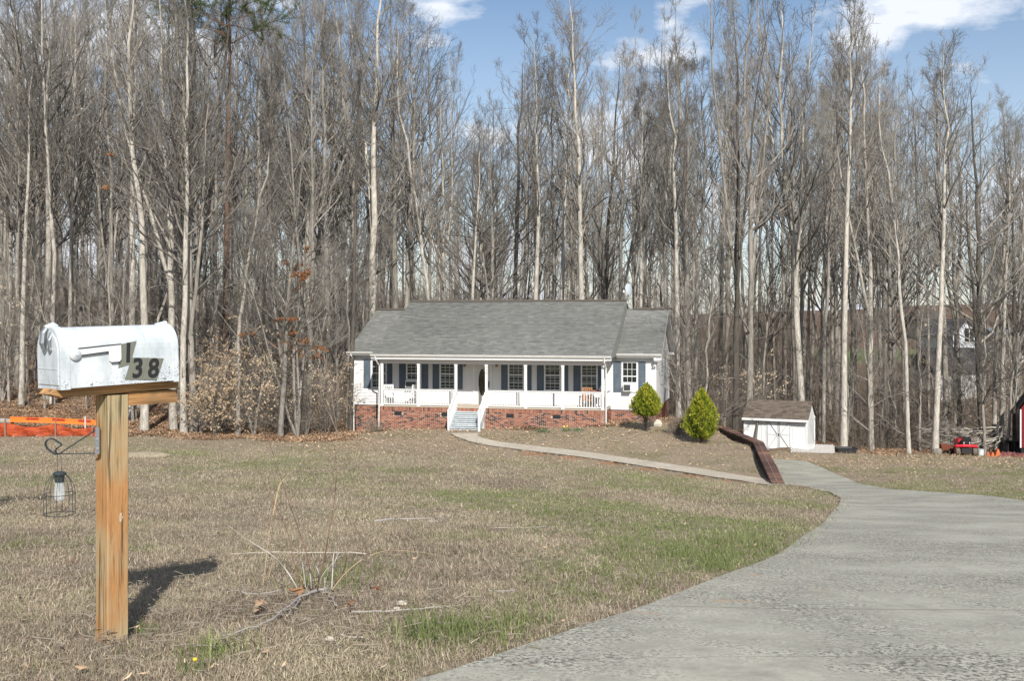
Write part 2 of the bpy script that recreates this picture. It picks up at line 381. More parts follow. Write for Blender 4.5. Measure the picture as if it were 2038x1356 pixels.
def tubes(P, R, sides):
    Nn, K, _ = P.shape
    d = nrm(P[:, -1]-P[:, 0]); ref = np.where(np.abs(d[:, 2:3]) > .9, [[1., 0, 0]], [[0., 0, 1.]])
    a = nrm(np.cross(d, ref)); b = np.cross(d, a)
    t = np.arange(sides)*2*PI/sides
    V = P[:, :, None]+R[:, :, None, None]*(a[:, None, None]*np.cos(t)[:, None]+b[:, None, None]*np.sin(t)[:, None])
    i = np.arange(Nn*K*sides).reshape(Nn, K, sides); j = np.roll(i, -1, 2)
    return V.reshape(-1, 3), np.stack([i[:, :-1], j[:, :-1], j[:, 1:], i[:, 1:]], -1).reshape(-1, 4)
def join(parts):
    V, Fs, o = [], [], 0
    for v, f_ in parts: V.append(v); Fs.append(f_+o); o += len(v)
    return np.concatenate(V), np.concatenate(Fs)
def kids(P, R, n, tlo, thi, lf, ang, K, up, jit, g, rs=.5, rend=.3, rmin=.003, tpow=1.0):
    """n children on each path; lf(t, L) gives lengths, ang = (lo, hi) radians off the parent"""
    Nn, Kp, _ = P.shape
    t = tlo+(thi-tlo)*np.sort(g.random((Nn, n)), 1)**tpow
    s = t*(Kp-1); i = np.minimum(s.astype(int), Kp-2); fr = s-i
    r_ = np.arange(Nn)[:, None]
    p0 = P[r_, i]*(1-fr[..., None])+P[r_, i+1]*fr[..., None]; tan = nrm(P[r_, i+1]-P[r_, i])
    rad = (R[r_, i]*(1-fr)+R[r_, i+1]*fr)*rs
    L = lf(t, np.linalg.norm(P[:, -1]-P[:, 0], axis=1)[:, None])*(.6+.7*g.random((Nn, n)))
    q = g.normal(size=(Nn, n, 3)); q = nrm(q-tan*(q*tan).sum(-1, keepdims=True))
    an = ang[0]+(ang[1]-ang[0])*g.random((Nn, n, 1)); d = tan*np.cos(an)+q*np.sin(an)
    pts = [p0]; st = (L/(K-1))[..., None]
    for k in range(K-1):
        d = nrm(d+np.array([0, 0, up])+g.normal(size=d.shape)*jit); pts.append(pts[-1]+d*st)
    Pc = np.stack(pts, 2).reshape(-1, K, 3)
    R0 = np.maximum(rad.reshape(-1, 1), rmin); Rc = R0*np.linspace(1, rend, K)[None]
    return Pc, np.maximum(Rc, rmin*.55)
def trunk_path(g, H, r0, wob=.12, K=15, lean=.0):
    z = np.linspace(0, 1, K); off = np.cumsum(g.normal(size=(K, 2))*wob, 0)*z[:, None]
    la = g.random()*2*PI
    P = np.c_[off[:, 0]+lean*H*z**1.3*math.cos(la), off[:, 1]+lean*H*z**1.3*math.sin(la), z*H]
    R = r0*(1-z)**.75*.93+.012; R[0] *= 1.22; 
    return P[None], R[None]
def gen_tree(seed, H=24., r0=.2, b0=.42, n1=26, spread=.34, a1=(.38, 1.0), up=.13, fork=0, dens=1.0, epi=10, lean=.004, wob=.15):
    g = np.random.default_rng(seed); T, TRr = trunk_path(g, H, r0, wob, lean=lean)
    # finer base flare
    trunks = [(T, TRr)]
    if fork:
        Fk, Fr = kids(T, TRr, fork, b0*.8, b0+.12, lambda t, L: (1-t)*L*.98, (.10, .28), 12, .12, .05, g, .72, .12, .012)
        trunks.append((Fk, Fr))
    parts_t = [tubes(p, r, 9) for p, r in trunks]
    L1 = []; 
    for p, r in trunks:
        lo = b0 if p is T else .15
        n = n1 if p is T else max(6, int(n1*.5))
        L1.append(kids(p, r, n, lo, .985, lambda t, L: L*spread*(1.12-t)**.8*(.55+.45*np.minimum(1, (t-lo+.12)*4)), a1, 8, up, .13, g, .5, .2, .011))
    parts_b = []
    P1 = np.concatenate([x[0] for x in L1]); R1 = np.concatenate([x[1] for x in L1]); parts_b.append(tubes(P1, R1, 5))
    P2, R2 = kids(P1, R1, int(6*dens), .15, .98, lambda t, L: L*.52*(1.2-t), (.3, .8), 7, .09, .13, g, .6, .3, .0095)
    parts_b.append(tubes(P2, R2, 4))
    P3, R3 = kids(P2, R2, int(4.1*dens), .15, 1.0, lambda t, L: .22+L*.42*(1.25-t), (.35, .85), 5, .07, .16, g, .62, .5, .0075)
    parts_b.append(tubes(P3, R3, 3))
    P4, R4 = kids(P3, R3, 2, .3, 1.0, lambda t, L: .15+L*.4, (.3, .8), 3, .04, .2, g, .75, .6, .006)
    parts_b.append(tubes(P4, R4, 3))
    if epi:   # thin dead side shoots low on the trunk
        Pe, Re = kids(T, TRr, epi, .05, b0+.1, lambda t, L: 1.0+1.6*g.random(t.shape), (.9, 1.5), 6, .05, .22, g, .12, .3, .008)
        Re = np.minimum(Re, .02); parts_b.append(tubes(Pe, Re, 4))
        Pf, Rf = kids(Pe, Re, 6, .15, 1, lambda t, L: .25+.3*L, (.4, 1.), 4, .05, .2, g, .6, .5, .0045); parts_b.append(tubes(Pf, Rf, 3))
    return join(parts_t), join(parts_b)
def tmesh(nm, vf, m): return npmesh(nm, vf[0], vf[1], m, True)
SPEC = dict(
    poplar1=dict(seed=1, b0=.45), poplar2=dict(seed=2, b0=.52, n1=30, spread=.26, wob=.10), poplar3=dict(seed=3, b0=.36, n1=30, lean=.02),
    poplar4=dict(seed=4, b0=.5, n1=24, spread=.34, a1=(.4, .8), up=.14, dens=1.15),
    fork1=dict(seed=5, b0=.4, fork=1, n1=22), fork2=dict(seed=6, b0=.34, fork=2, n1=20, dens=.95), fork3=dict(seed=16, b0=.22, fork=2, n1=24, spread=.3, wob=.16),
    wide1=dict(seed=7, b0=.28, n1=30, spread=.42, a1=(.6, 1.15), up=.12, epi=14), wide2=dict(seed=8, b0=.22, n1=32, spread=.40, a1=(.7, 1.2), up=.09, fork=1, epi=14, dens=.95),
    thin1=dict(seed=9, H=18., r0=.10, b0=.4, n1=20, spread=.26, epi=8, wob=.16), thin2=dict(seed=10, H=16., r0=.085, b0=.5, n1=18, spread=.25, epi=6, wob=.2, lean=.03),
    under1=dict(seed=21, H=9., r0=.085, b0=.14, n1=20, spread=.62, a1=(.7, 1.25), up=.05, epi=0, wob=.16, dens=1.0), under2=dict(seed=22, H=10., r0=.08, b0=.2, n1=18, spread=.55, a1=(.6, 1.1), up=.07, fork=1, epi=0, wob=.2, dens=.95),
    thin3=dict(seed=11, H=13., r0=.07, b0=.3, n1=22, spread=.3, epi=6, wob=.2, lean=.02))
TT = {}
for k_, s_ in SPEC.items():
    a_, b_ = gen_tree(**s_)
    TT[k_] = (tmesh('trunk', a_, M['bark']), tmesh('branches', b_, M['twig']), s_.get('H', 24.), s_.get('r0', .2))
ALT = {}
def alt_trunk(k, mm):
    if (k, mm) not in ALT:
        me = TT[k][0].copy(); me.materials[0] = M[mm]; ALT[(k, mm)] = me
    return ALT[(k, mm)]
def tree(k, x, y, H, dia, label, group=None, bark=None, rz=None, cat='tree', nm='bare_tree', z=None):
    tm, bm, H0, r0 = TT[k]
    if bark: tm = alt_trunk(k, bark)
    o = thing(nm, label, cat, (x, y, (gz(x, y) if z is None else z)-.12), random.random()*2*PI if rz is None else rz, group)
    s = H/H0; st = dia/(2*r0*1.0)            # trunk thickness set on its own scale
    link('trunk', tm, o, scale=(st, st, s)) if False else None
    o.scale = (s*.5+.5*min(st, s*1.5), s*.5+.5*min(st, s*1.5), s)
    o.rotation_euler[0] = random.gauss(0, .018); o.rotation_euler[1] = random.gauss(0, .018)
    link('trunk', tm, o); link('branches', bm, o)
    return o
# top of the wood in photo rows, by photo column
SKX = [-200, 0, 300, 600, 760, 880, 930, 965, 1010, 1080, 1180, 1260, 1360, 1420, 1560, 1700, 1740, 1800, 1880, 1930, 1990, 2100]
SKY = [-90, -90, -80, -70, -60, -10, 120, 190, 120, 20, 30, 90, 60, -10, -20, 0, 60, 95, 60, 120, 170, 170]
def topH(px, d, x, y, mul=1.0):
    top = -(np.interp(px, SKX, SKY)-HY)/F*d
    return (top-gz(x, y))*mul
# --- the trees that stand out in the photo: px, distance, template, trunk width in px, height factor, bark, label
ST = [
 (42, 55, 'poplar2', 11, .8, 'bark_pale', 'slim pale trunk in front at the far left edge of the wood'),
 (78, 64, 'wide1', 24, 1, 'bark', 'thick grey tree behind the slim pale trunk at far left'),
 (93, 58, 'poplar1', 17, 1, 'bark', 'brown grey trunk hidden by the left end of the mailbox'),
 (104, 56.5, 'thin1', 10, .95, 'bark_pale', 'thin pale flared trunk just under the left end of the mailbox'),
 (142, 66, 'poplar3', 12, 1, 'bark_pale', 'pale straight trunk rising above the mailbox flag pivot'),
 (168, 74, 'fork2', 13, .9, 'bark', 'forked grey tree above the middle of the mailbox top'),
 (205, 82, 'wide1', 14, 1, None, 'grey tree deep in the wood above the mailbox numbers'),
 (264, 52, 'poplar2', 15, 1, 'bark_pale', 'left one of two pale trunks right behind the mailbox post arm'),
 (287, 47.5, 'poplar4', 17, 1.05, 'bark_pale', 'tallest whitest trunk standing behind the right half of the mailbox'),
 (345, 49, 'fork1', 17, .98, 'bark_pale', 'pale tree touching the right end of the mailbox with leafless leaning top'),
 (366, 47.6, 'poplar3', 12, 1, 'bark_pale', 'streaky pale trunk second from the tan leafed beech thicket'),
 (386, 48.5, 'wide2', 15, 1.0, 'bark', 'leaning pale trunk whose long bare limbs reach right over the beech thicket'),
 (372, 56, 'fork3', 14, 1, 'bark_dark', 'dark trunk behind the pale clump beside the beech thicket'),
 (430, 60, 'poplar1', 11, 1, None, 'grey tree rising behind the left side of the tan beech thicket'),
 (473, 47.8, 'thin1', 11, .72, 'bark', 'narrow mossy grey trunk standing inside the tan beech thicket'),
 (558, 47.6, 'wide2', 14, .62, 'bark', 'stout dark grey trunk at the lawn edge between beech thicket and house'),
 (520, 62, 'wide1', 13, .95, None, 'spreading grey tree behind the orange leafed oak'),
 (612, 66, 'poplar1', 10, 1, None, 'grey trunk right behind the rusty oak leaves'),
 (655, 64, 'poplar3', 13, 1, 'bark', 'brown grey trunk on the leafy slope left of the house'),
 (690, 57, 'thin2', 6, .45, 'bark', 'thin leaning pole beside the left corner of the house'),
 (697, 55, 'poplar2', 8, .8, 'bark_dark', 'black trunk right at the left corner of the house'),
 (738, 66, 'fork1', 22, 1.04, 'bark_pale', 'massive pale many limbed tree behind the left end of the roof'),
 (716, 68, 'wide1', 15, 1, 'bark', 'forked brown tree left of the massive tree at the roof end'),
 (793, 70, 'poplar1', 15, .97, 'bark', 'grey trunk at the left end of the main roof ridge'),
 (812, 72, 'poplar4', 10, .95, None, 'slim grey tree just right of the start of the main ridge'),
 (858, 68, 'thin1', 9, .9, 'bark_pale', 'whitish slim trunk crossing the sky left of the ridge middle'),
 (884, 72, 'fork2', 8, .8, 'bark_pale', 'slender forked tree beside the whitish slim trunk'),
 (931, 67, 'poplar2', 8, .86, 'bark_pale', 'straight pale pole of a tree above the front door'),
 (955, 74, 'wide1', 13, .84, None, 'low crowned tree under the open blue gap of sky'),
 (985, 70, 'wide2', 12, .9, 'bark', 'brown crooked tree right of the blue gap'),
 (1024, 76, 'poplar1', 13, .98, 'bark_dark', 'dark straight trunk above the window right of the door'),
 (1064, 66, 'poplar4', 11, .98, 'bark_pale', 'pale trunk above the middle of the main ridge'),
 (1090, 70, 'thin1', 9, .9, 'bark', 'slim grey companion of the pale trunk at mid ridge'),
 (1114, 68, 'poplar2', 9, 1.0, 'bark_pale', 'clean pale trunk leaning slightly right above the porch'),
 (1165, 64, 'poplar3', 14, 1.06, 'bark_pale', 'tall whitish tree with long ascending limbs above the porch right half'),
 (1200, 74, 'wide1', 11, .9, 'bark_dark', 'dark trunk behind the right part of the ridge'),
 (1238, 66, 'fork1', 10, .95, 'bark', 'brown forked trunk right behind the satellite dish'),
 (1271, 64, 'poplar2', 7, .92, 'bark_pale', 'very pale thin trunk rising right of the satellite dish'),
 (1315, 62, 'thin1', 9, 1.0, 'bark_pale', 'pale slim trunk behind the right gable peak'),
 (1352, 55, 'poplar1', 14, .95, 'bark_pale', 'mottled pale trunk standing just off the right side of the house'),
 (1372, 60, 'fork3', 11, .9, 'bark', 'leaning grey trunk behind the mottled one off the house'),
 (1384, 68, 'poplar4', 8, .9, None, 'thin grey tree above the right arborvitae'),
 (1432, 70, 'poplar2', 7, .95, 'bark', 'slim tree midway between arborvitae and shed'),
 (1463, 52, 'fork1', 13, .98, 'bark_dark', 'tree with dark burnt looking trunk left of the white shed'),
 (1492, 58, 'fork3', 14, 1.0, 'bark', 'twisted multi limbed tree behind the left end of the shed'),
 (1519, 63, 'thin3', 6, .6, 'bark', 'small bent tree over the shed roof'),
 (1597, 60, 'fork2', 15, 1.02, 'bark_pale', 'tall pale tree behind the right end of the shed'),
 (1580, 70, 'poplar3', 9, .9, None, 'slender tree behind the shed roof centre'),
 (1638, 63, 'thin1', 7, .9, 'bark', 'thin grey stem just right of the shed'),
 (1679, 53.5, 'poplar2', 12, 1.04, 'bark_pale', 'straight clean pale trunk behind the white lattice and black bin'),
 (1733, 56, 'fork1', 12, .98, 'bark', 'forked brown trunk right of the black bin'),
 (1755, 62, 'poplar4', 8, .95, None, 'slim tree behind the forked brown trunk'),
 (1775, 66, 'wide1', 9, .9, None, 'grey tree midway between black bin and mower'),
 (1809, 54, 'thin1', 8, .98, 'bark_pale', 'pale peeling snag with a rusty orange wound'),
 (1830, 60, 'poplar3', 8, .9, 'bark', 'slim trunk next to the peeling snag'),
 (1861, 54.5, 'poplar1', 12, 1.0, 'bark_pale', 'round pale trunk just left of the mower'),
 (1886, 58, 'poplar2', 12, .95, 'bark', 'brown trunk behind the small trailer'),
 (1912, 62, 'fork2', 9, .92, 'bark', 'pair stemmed tree in front of the far white house'),
 (1957, 57, 'wide2', 15, 1.0, 'bark_dark', 'dark stout tree behind the branch pile'),
 (1979, 60, 'poplar4', 8, .95, 'bark', 'thin trunk right of the stout dark tree'),
 (1992, 58, 'poplar2', 9, .9, 'bark_pale', 'pale curved trunk behind the orange ramps'),
 (2021, 59, 'poplar1', 9, .9, 'bark_dark', 'black trunk beside the red barn'),
]
DIAW = []
for px, d, k, wpx, hf, bk, lb in ST:
    x, y = XY(px, d); H = topH(px, d, x, y, hf); tree(k, x, y, H, wpx/F*d, lb, None, bk); DIAW.append((x, y))
# --- trees one can see but not tell apart
HO = [HW(-9.2, 1.5)[:2], HW(7.4, 1.5)[:2], HW(7.4, 11)[:2], HW(-9.2, 11)[:2]]
LM = [(-400, 'beyond the left picture edge'), (0, 'in the far left corner of the picture'), (70, 'over the left end of the mailbox'), (150, 'over the middle of the mailbox'), (240, 'over the right end of the mailbox'), (340, 'just right of the mailbox'),
 (410, 'over the left half of the beech thicket'), (480, 'over the right half of the beech thicket'), (550, 'over the rusty oak leaves'), (620, 'over the leafy slope left of the house'), (690, 'over the left eave of the house'), (760, 'over the left roof wing'),
 (820, 'over the left window bay of the porch'), (880, 'over the porch left of the front door'), (930, 'over the front door'), (980, 'over the window right of the door'), (1040, 'over the middle of the main ridge'), (1100, 'over the right half of the main ridge'),
 (1160, 'over the last porch window'), (1220, 'over the satellite dish'), (1265, 'over the right roof wing'), (1320, 'over the right gable'), (1370, 'over the right arborvitae'), (1430, 'over the bend of the retaining wall'), (1480, 'over the left half of the shed'),
 (1545, 'over the right half of the shed'), (1610, 'over the white lattice'), (1665, 'over the black tub'), (1705, 'over the grass right of the black tub'), (1760, 'over the middle of the right lawn'), (1810, 'over the peeling snag'), (1850, 'over the stump'),
 (1890, 'over the red mower'), (1935, 'over the branch pile'), (1985, 'over the orange ramps'), (2020, 'over the red barn'), (2038, 'beyond the right picture edge')]
def wlabel(k, px, d, dia):
    lm_ = [t for a, t in LM if px >= a][-1]; row = 'second row' if d < 70 else 'third row' if d < 80 else 'fourth row' if d < 92 else 'fifth row' if d < 106 else 'rear row'
    form = {'p': 'straight', 'f': 'forked', 'w': 'wide crowned', 't': 'thin'}[k[0]]
    return '%s tree in the %s %s' % (form, row, lm_)
pts = list(DIAW); keys = ['poplar1', 'poplar2', 'poplar3', 'poplar4', 'fork1', 'fork2', 'fork3', 'wide1', 'wide2', 'thin1', 'thin2']
kk = random.Random(11); cnt = 0; tries = 0
while cnt < 190 and tries < 20000:
    tries += 1
    d = 58+64*kk.random()**.9; px = -260+2560*kk.random(); x, y = XY(px, d)
    if px > 1800 and d > 95: continue
    if in_poly(np.array([x]), np.array([y]), HO)[0] or y < 57: continue
    md = 2.6 if d < 80 else 2.4
    if min((x-a)**2+(y-b)**2 for a, b in pts) < md*md: continue
    pts.append((x, y)); cnt += 1
    k = kk.choice(keys); H = topH(px, d, x, y, .72+.24*kk.random()); H = min(H, 34)
    if k.startswith('thin'): H *= .75
    dia = kk.uniform(.15, .33) if not k.startswith('thin') else kk.uniform(.12, .2)
    tree(k, x, y, H, dia, wlabel(k, px, d, dia), 'bare trees crowding the inside of the wood')
ku = random.Random(77); done = []
for t_, (a_, lm_) in enumerate(LM[:-1]):
    if a_ < 0 or lm_ in ('over the white lattice', 'over the left half of the shed', 'over the right half of the shed', 'over the bend of the retaining wall'): continue
    b_ = LM[t_+1][0]; mid = (a_+b_)/2; nn_ = 2 if a_ < 760 else 1
    for j in range(nn_):
        px = a_+(b_-a_)*(j+.5)/nn_; d = ku.uniform(50, 57)+(9 if 690 <= mid <= 1330 else 0)+(3 if mid > 1400 else 0)+j*5; x, y = XY(px, d)
        if in_poly(np.array([x]), np.array([y]), HO)[0]: continue
        H = ku.uniform(7, 12.5)*(1 if mid < 760 else .8); tree(ku.choice(['under1', 'under2']), x, y, H, ku.uniform(.10, .17), '%s spreading understory tree %s' % ('low' if H < 9 else 'tall', lm_) if nn_ == 1 else '%s spreading understory tree %s' % (('nearer', 'farther')[j], lm_), 'understory trees below the tall canopy', None, None, 'tree', 'understory_tree')
# ------------------------------------------------------------------ geometry-node scatter for what nobody could count
LIB = {}
def library(name, meshes):
    c = bpy.data.collections.new(name)
    for i, me in enumerate(meshes):
        o = bpy.data.objects.new('%s_%02d' % (name, i), me); c.objects.link(o)
    LIB[name] = c; return c
def scatter(name, lib, P, R, S, I, label, cat, kind='stuff', mats=()):
    me = bpy.data.meshes.new(name); me.vertices.add(len(P)); me.vertices.foreach_set('co', np.asarray(P, np.float32).ravel())
    for nm, ty, dat in (('rot', 'FLOAT_VECTOR', R), ('scl', 'FLOAT', S), ('pick', 'INT', I)):
        at = me.attributes.new(nm, ty, 'POINT'); a = np.asarray(dat, np.int32 if ty == 'INT' else np.float32)
        at.data.foreach_set('vector' if ty == 'FLOAT_VECTOR' else 'value', a.ravel())
    o = link(name, me); tag(o, label, cat, kind=kind)
    ng = bpy.data.node_groups.new(name, 'GeometryNodeTree')
    ng.interface.new_socket('Geometry', in_out='INPUT', socket_type='NodeSocketGeometry'); ng.interface.new_socket('Geometry', in_out='OUTPUT', socket_type='NodeSocketGeometry')
    n = ng.nodes.new; gi = n('NodeGroupInput'); go = n('NodeGroupOutput'); m2p = n('GeometryNodeMeshToPoints'); iop = n('GeometryNodeInstanceOnPoints')
    ci = n('GeometryNodeCollectionInfo'); ci.inputs['Collection'].default_value = lib; ci.inputs['Separate Children'].default_value = True; ci.inputs['Reset Children'].default_value = True
    def na(nm, ty):
        x = n('GeometryNodeInputNamedAttribute'); x.data_type = ty; x.inputs['Name'].default_value = nm; return x.outputs['Attribute']
    e = n('FunctionNodeEulerToRotation'); ng.links.new(na('rot', 'FLOAT_VECTOR'), e.inputs[0])
    ng.links.new(gi.outputs[0], m2p.inputs['Mesh']); ng.links.new(m2p.outputs[0], iop.inputs['Points']); ng.links.new(ci.outputs[0], iop.inputs['Instance'])
    iop.inputs['Pick Instance'].default_value = True
    ng.links.new(na('pick', 'INT'), iop.inputs['Instance Index']); ng.links.new(e.outputs[0], iop.inputs['Rotation']); ng.links.new(na('scl', 'FLOAT'), iop.inputs['Scale'])
    ng.links.new(iop.outputs[0], go.inputs[0])
    md = o.modifiers.new('scatter', 'NODES'); md.node_group = ng
    return o
# far wood: whole trees as one mass behind
far_lib = []
for k in ('poplar1', 'poplar3', 'fork2', 'wide1', 'poplar4', 'thin1'):
    a, b = TT[k][0], TT[k][1]
    me = bpy.data.meshes.new('far_tree')
    va = np.empty(len(a.vertices)*3, np.float32); a.vertices.foreach_get('co', va); vb = np.empty(len(b.vertices)*3, np.float32); b.vertices.foreach_get('co', vb)
    fa = np.empty(len(a.loops), np.int32); a.loops.foreach_get('vertex_index', fa); fb = np.empty(len(b.loops), np.int32); b.loops.foreach_get('vertex_index', fb)
    V_, F_ = join([(va.reshape(-1, 3), fa.reshape(-1, 4)), (vb.reshape(-1, 3), fb.reshape(-1, 4))])
    far_lib.append(npmesh('far_tree', V_, F_, M['twig']))
library('far_tree', far_lib)
g = np.random.default_rng(5); n = 330
d = 120+150*g.random(n); px = -350+2750*g.random(n); x = (px-CX)/F*d; z = ground(x, d)
ok = ~((px > 760) & (g.random(n) < .55)) & ~((px > 1560) & (d < 162) & (d > 122)) & ~((px > 1860) & (px < 2060) & (d < 175))
top = -(np.interp(px, SKX, SKY)-HY)/F*d*.62-z; H = np.clip(top*(.6+.3*g.random(n)), 12, 30)
H = np.where(px > 1500, np.minimum(H, 19), H)
scatter('far_woods', LIB['far_tree'], np.c_[x, d, z-.2][ok], np.c_[0*x, 0*x, g.random(n)*6.28][ok], (H/24)[ok], g.integers(0, 6, n)[ok], 'far mass of bare winter wood behind the nearer trees', 'woods')
# undergrowth: thin leafless saplings and brush
def gen_brush(seed, n, h, spread, K=7, side=7):
    g = np.random.default_rng(seed); P = np.zeros((n, K, 3)); a = g.random(n)*2*PI; base = g.normal(size=(n, 2))*spread*.35
    d = nrm(np.c_[np.cos(a)*.28, np.sin(a)*.28, np.ones(n)]); L = h*(.45+.55*g.random(n)); P[:, 0, :2] = base
    for k in range(1, K):
        d = nrm(d+g.normal(size=d.shape)*.12+[0, 0, .03]); P[:, k] = P[:, k-1]+d*(L/(K-1))[:, None]
    R = (.006+.010*g.random(n))[:, None]*np.linspace(1, .35, K)[None]*(h/3)**.5
    A = tubes(P, R, 4); P2, R2 = kids(P, R, side, .15, .98, lambda t, L: L*.33*(1.15-t), (.4, 1.0), 4, .05, .16, g, .5, .5, .0038)
    B = tubes(P2, R2, 3); P3, R3 = kids(P2, R2, 4, .2, 1, lambda t, L: .1+L*.4, (.3, .9), 3, .04, .2, g, .7, .6, .0034); Cc = tubes(P3, R3, 3)
    return join([A, B, Cc])
M['brush'] = m_bark('brush_bark', (.12, .095, .075), (.30, .25, .20), 3, .45)
library('brush', [npmesh('brush', *gen_brush(30+i, n_, h_, sp_), M['brush']) for i, (n_, h_, sp_) in enumerate([(7, 3.2, 1.2), (10, 2.2, 1.4), (4, 5.0, 1.0), (14, 1.4, 1.5), (3, 6.5, 1.2), (9, 2.8, 1.8)])])
n = 2600; d = 49+85*g.random(n)**1.15; px = -300+2650*g.random(n); x = (px-CX)/F*d
ok = (leafy_mask(x, d-1.2) > .9) & ~in_poly(x, d, HO) & ~((px < 380) & (d < 60) & (g.random(n) < .93)) & ~((px > 1470) & (px < 1640) & (d < 57)) & ~((px > 1930) & (d < 57)) & ~((px > 680) & (px < 1500) & (d < 53.5))
ok &= ~((px > 560) & (px < 700) & (d < 62) & (g.random(n) < .6)) & ~((px > 1330) & (px < 1480) & (d < 57) & (g.random(n) < .8))
z = ground(x, d)
scatter('undergrowth', LIB['brush'], np.c_[x, d, z-.05][ok], np.c_[g.normal(size=n)*.08, g.normal(size=n)*.08, g.random(n)*6.28][ok], (.6+.8*g.random(n))[ok], g.integers(0, 6, n)[ok], 'thin leafless saplings and brush filling the wood floor', 'undergrowth')
n = 1100; d = 100+70*g.random(n); px = -350+1950*g.random(n); x = (px-CX)/F*d; z = ground(x, d)
scatter('far_brush', LIB['brush'], np.c_[x, d, z-.1], np.c_[0*x, 0*x, g.random(n)*6.28], 1.3+1.2*g.random(n), g.integers(0, 6, n), 'distant leafless brush on the far rise', 'undergrowth')
# ------------------------------------------------------------------ fallen leaves
def m_leaf(name, a, b, tr=.25):
    m = mat(name, rough=.75); q = NT(m); oi = q.n('ShaderNodeObjectInfo'); v = q.coord('World')
    c = q.ramp(q.mix(.5, q.noise(v, 14, 2), oi.outputs['Random']), [(.3, a), (.7, b)]); q.base(c)
    if tr:
        s = q.n('ShaderNodeBsdfTranslucent'); q.l(c, s.inputs[0]); mx = q.n('ShaderNodeMixShader'); mx.inputs[0].default_value = tr
        q.l(q.b.outputs[0], mx.inputs[1]); q.l(s.outputs[0], mx.inputs[2]); q.l(mx.outputs[0], q.t.nodes['Material Output'].inputs['Surface'])
    return m
M['litter'] = m_leaf('leaf_litter', (.13, .07, .04), (.50, .34, .215), .1)
M['beech'] = m_leaf('beech_leaf', (.42, .31, .20), (.74, .60, .43), .3)
M['oak'] = m_leaf('oak_leaf', (.22, .10, .045), (.46, .25, .12), .3)
def leaves(g, n, spread, size, m, flat=.5, zr=.02, droop=0):
    c = np.c_[(g.random((n, 2))-.5)*spread*2, g.random(n)*zr]; a = g.random(n)*6.28; L = size*(.6+.8*g.random(n)); W = L*.42
    u = np.c_[np.cos(a), np.sin(a), g.normal(size=n)*flat-droop]; u = nrm(u); v = nrm(np.cross(u, [0, 0, 1])+g.normal(size=(n, 3))*flat*.4); up = np.cross(u, v)*.25
    V = np.stack([c-u*L[:, None]*.5, c+v*W[:, None]*.5+up*L[:, None]*.3, c+u*L[:, None]*.5, c-v*W[:, None]*.5+up*L[:, None]*.3], 1).reshape(-1, 3)
    i = np.arange(n)*4; V[:, 2] -= min(0, V[:, 2].min()) if not droop else 0
    return V, np.stack([i, i+1, i+2, i+3], -1)
g = np.random.default_rng(8)
library('litter', [npmesh('leaf_patch', *leaves(g, 34, .45, .11, M['litter']), M['litter']) for _ in range(4)])
M['paleleaf'] = m_leaf('pale_fallen_leaf', (.26, .16, .09), (.68, .50, .33), .1)
library('leaf', [npmesh('leaf', *leaves(g, 1, .01, .085, M['litter'], .4), M['paleleaf']) for _ in range(5)])
n = 30000; d = 45.5+50*g.random(n)**1.5; px = -200+2450*g.random(n); x = (px-CX)/F*d
ok = (leafy_mask(x, d) > g.random(n)*.8) & ~in_poly(x, d, HO) & ~((px > 1700) & (g.random(n) < .35)) & ~((px > 1460) & (px < 1640) & (d > 50) & (d < 57))
z = ground(x, d)
scatter('leaf_litter', LIB['litter'], np.c_[x, d, z+.01][ok], np.c_[g.normal(size=n)*.05, g.normal(size=n)*.05, g.random(n)*6.28][ok], (.8+.5*g.random(n))[ok], g.integers(0, 4, n)[ok], 'brown fallen leaves covering the wood floor', 'leaf litter')
inside = lambda x, y: in_poly(x, y, DRIVE) | in_poly(x, y, PATH) | in_poly(x, y, [HW(U(757, 0), -.02)[:2], HW(U(1205, 0), -.02)[:2], HW(U(1205, 0), 1.8)[:2], HW(7.3, 1.8)[:2], HW(7.3, 11)[:2], HW(-9, 11)[:2], HW(-9, 1.8)[:2], HW(U(757, 0), 1.8)[:2]]) | (np.abs(sdist(x, y)) < .34) & (y > 33) & (y < 53)
n = 46000; d = np.where(g.random(n) < .06, 3.4+30*g.random(n)**1.3, 36+17*g.random(n)); px = -100+2250*g.random(n); x = (px-CX)/F*d
dens = np.where((d > 36), .75*np.interp(px, [500, 700, 900, 1350, 1500, 2038], [.35, 1, 1, 1, .8, .4])*np.interp(d, [36, 43, 48], [.05, .35, 1]), .10)
ok = ~inside(x, d) & (g.random(n) < dens) & (leafy_mask(x, d) < .95); z = ground(x, d)
near = d < 34
scatter('fallen_leaves', LIB['leaf'], np.c_[x, d, z+.035][ok], np.c_[g.normal(size=n)*.2, g.normal(size=n)*.2, g.random(n)*6.28][ok], (np.where(near, .45, 1.15)*(.6+.8*g.random(n)))[ok], g.integers(0, 5, n)[ok], 'scattered dry leaves on the lawn and in front of the house', 'leaves')
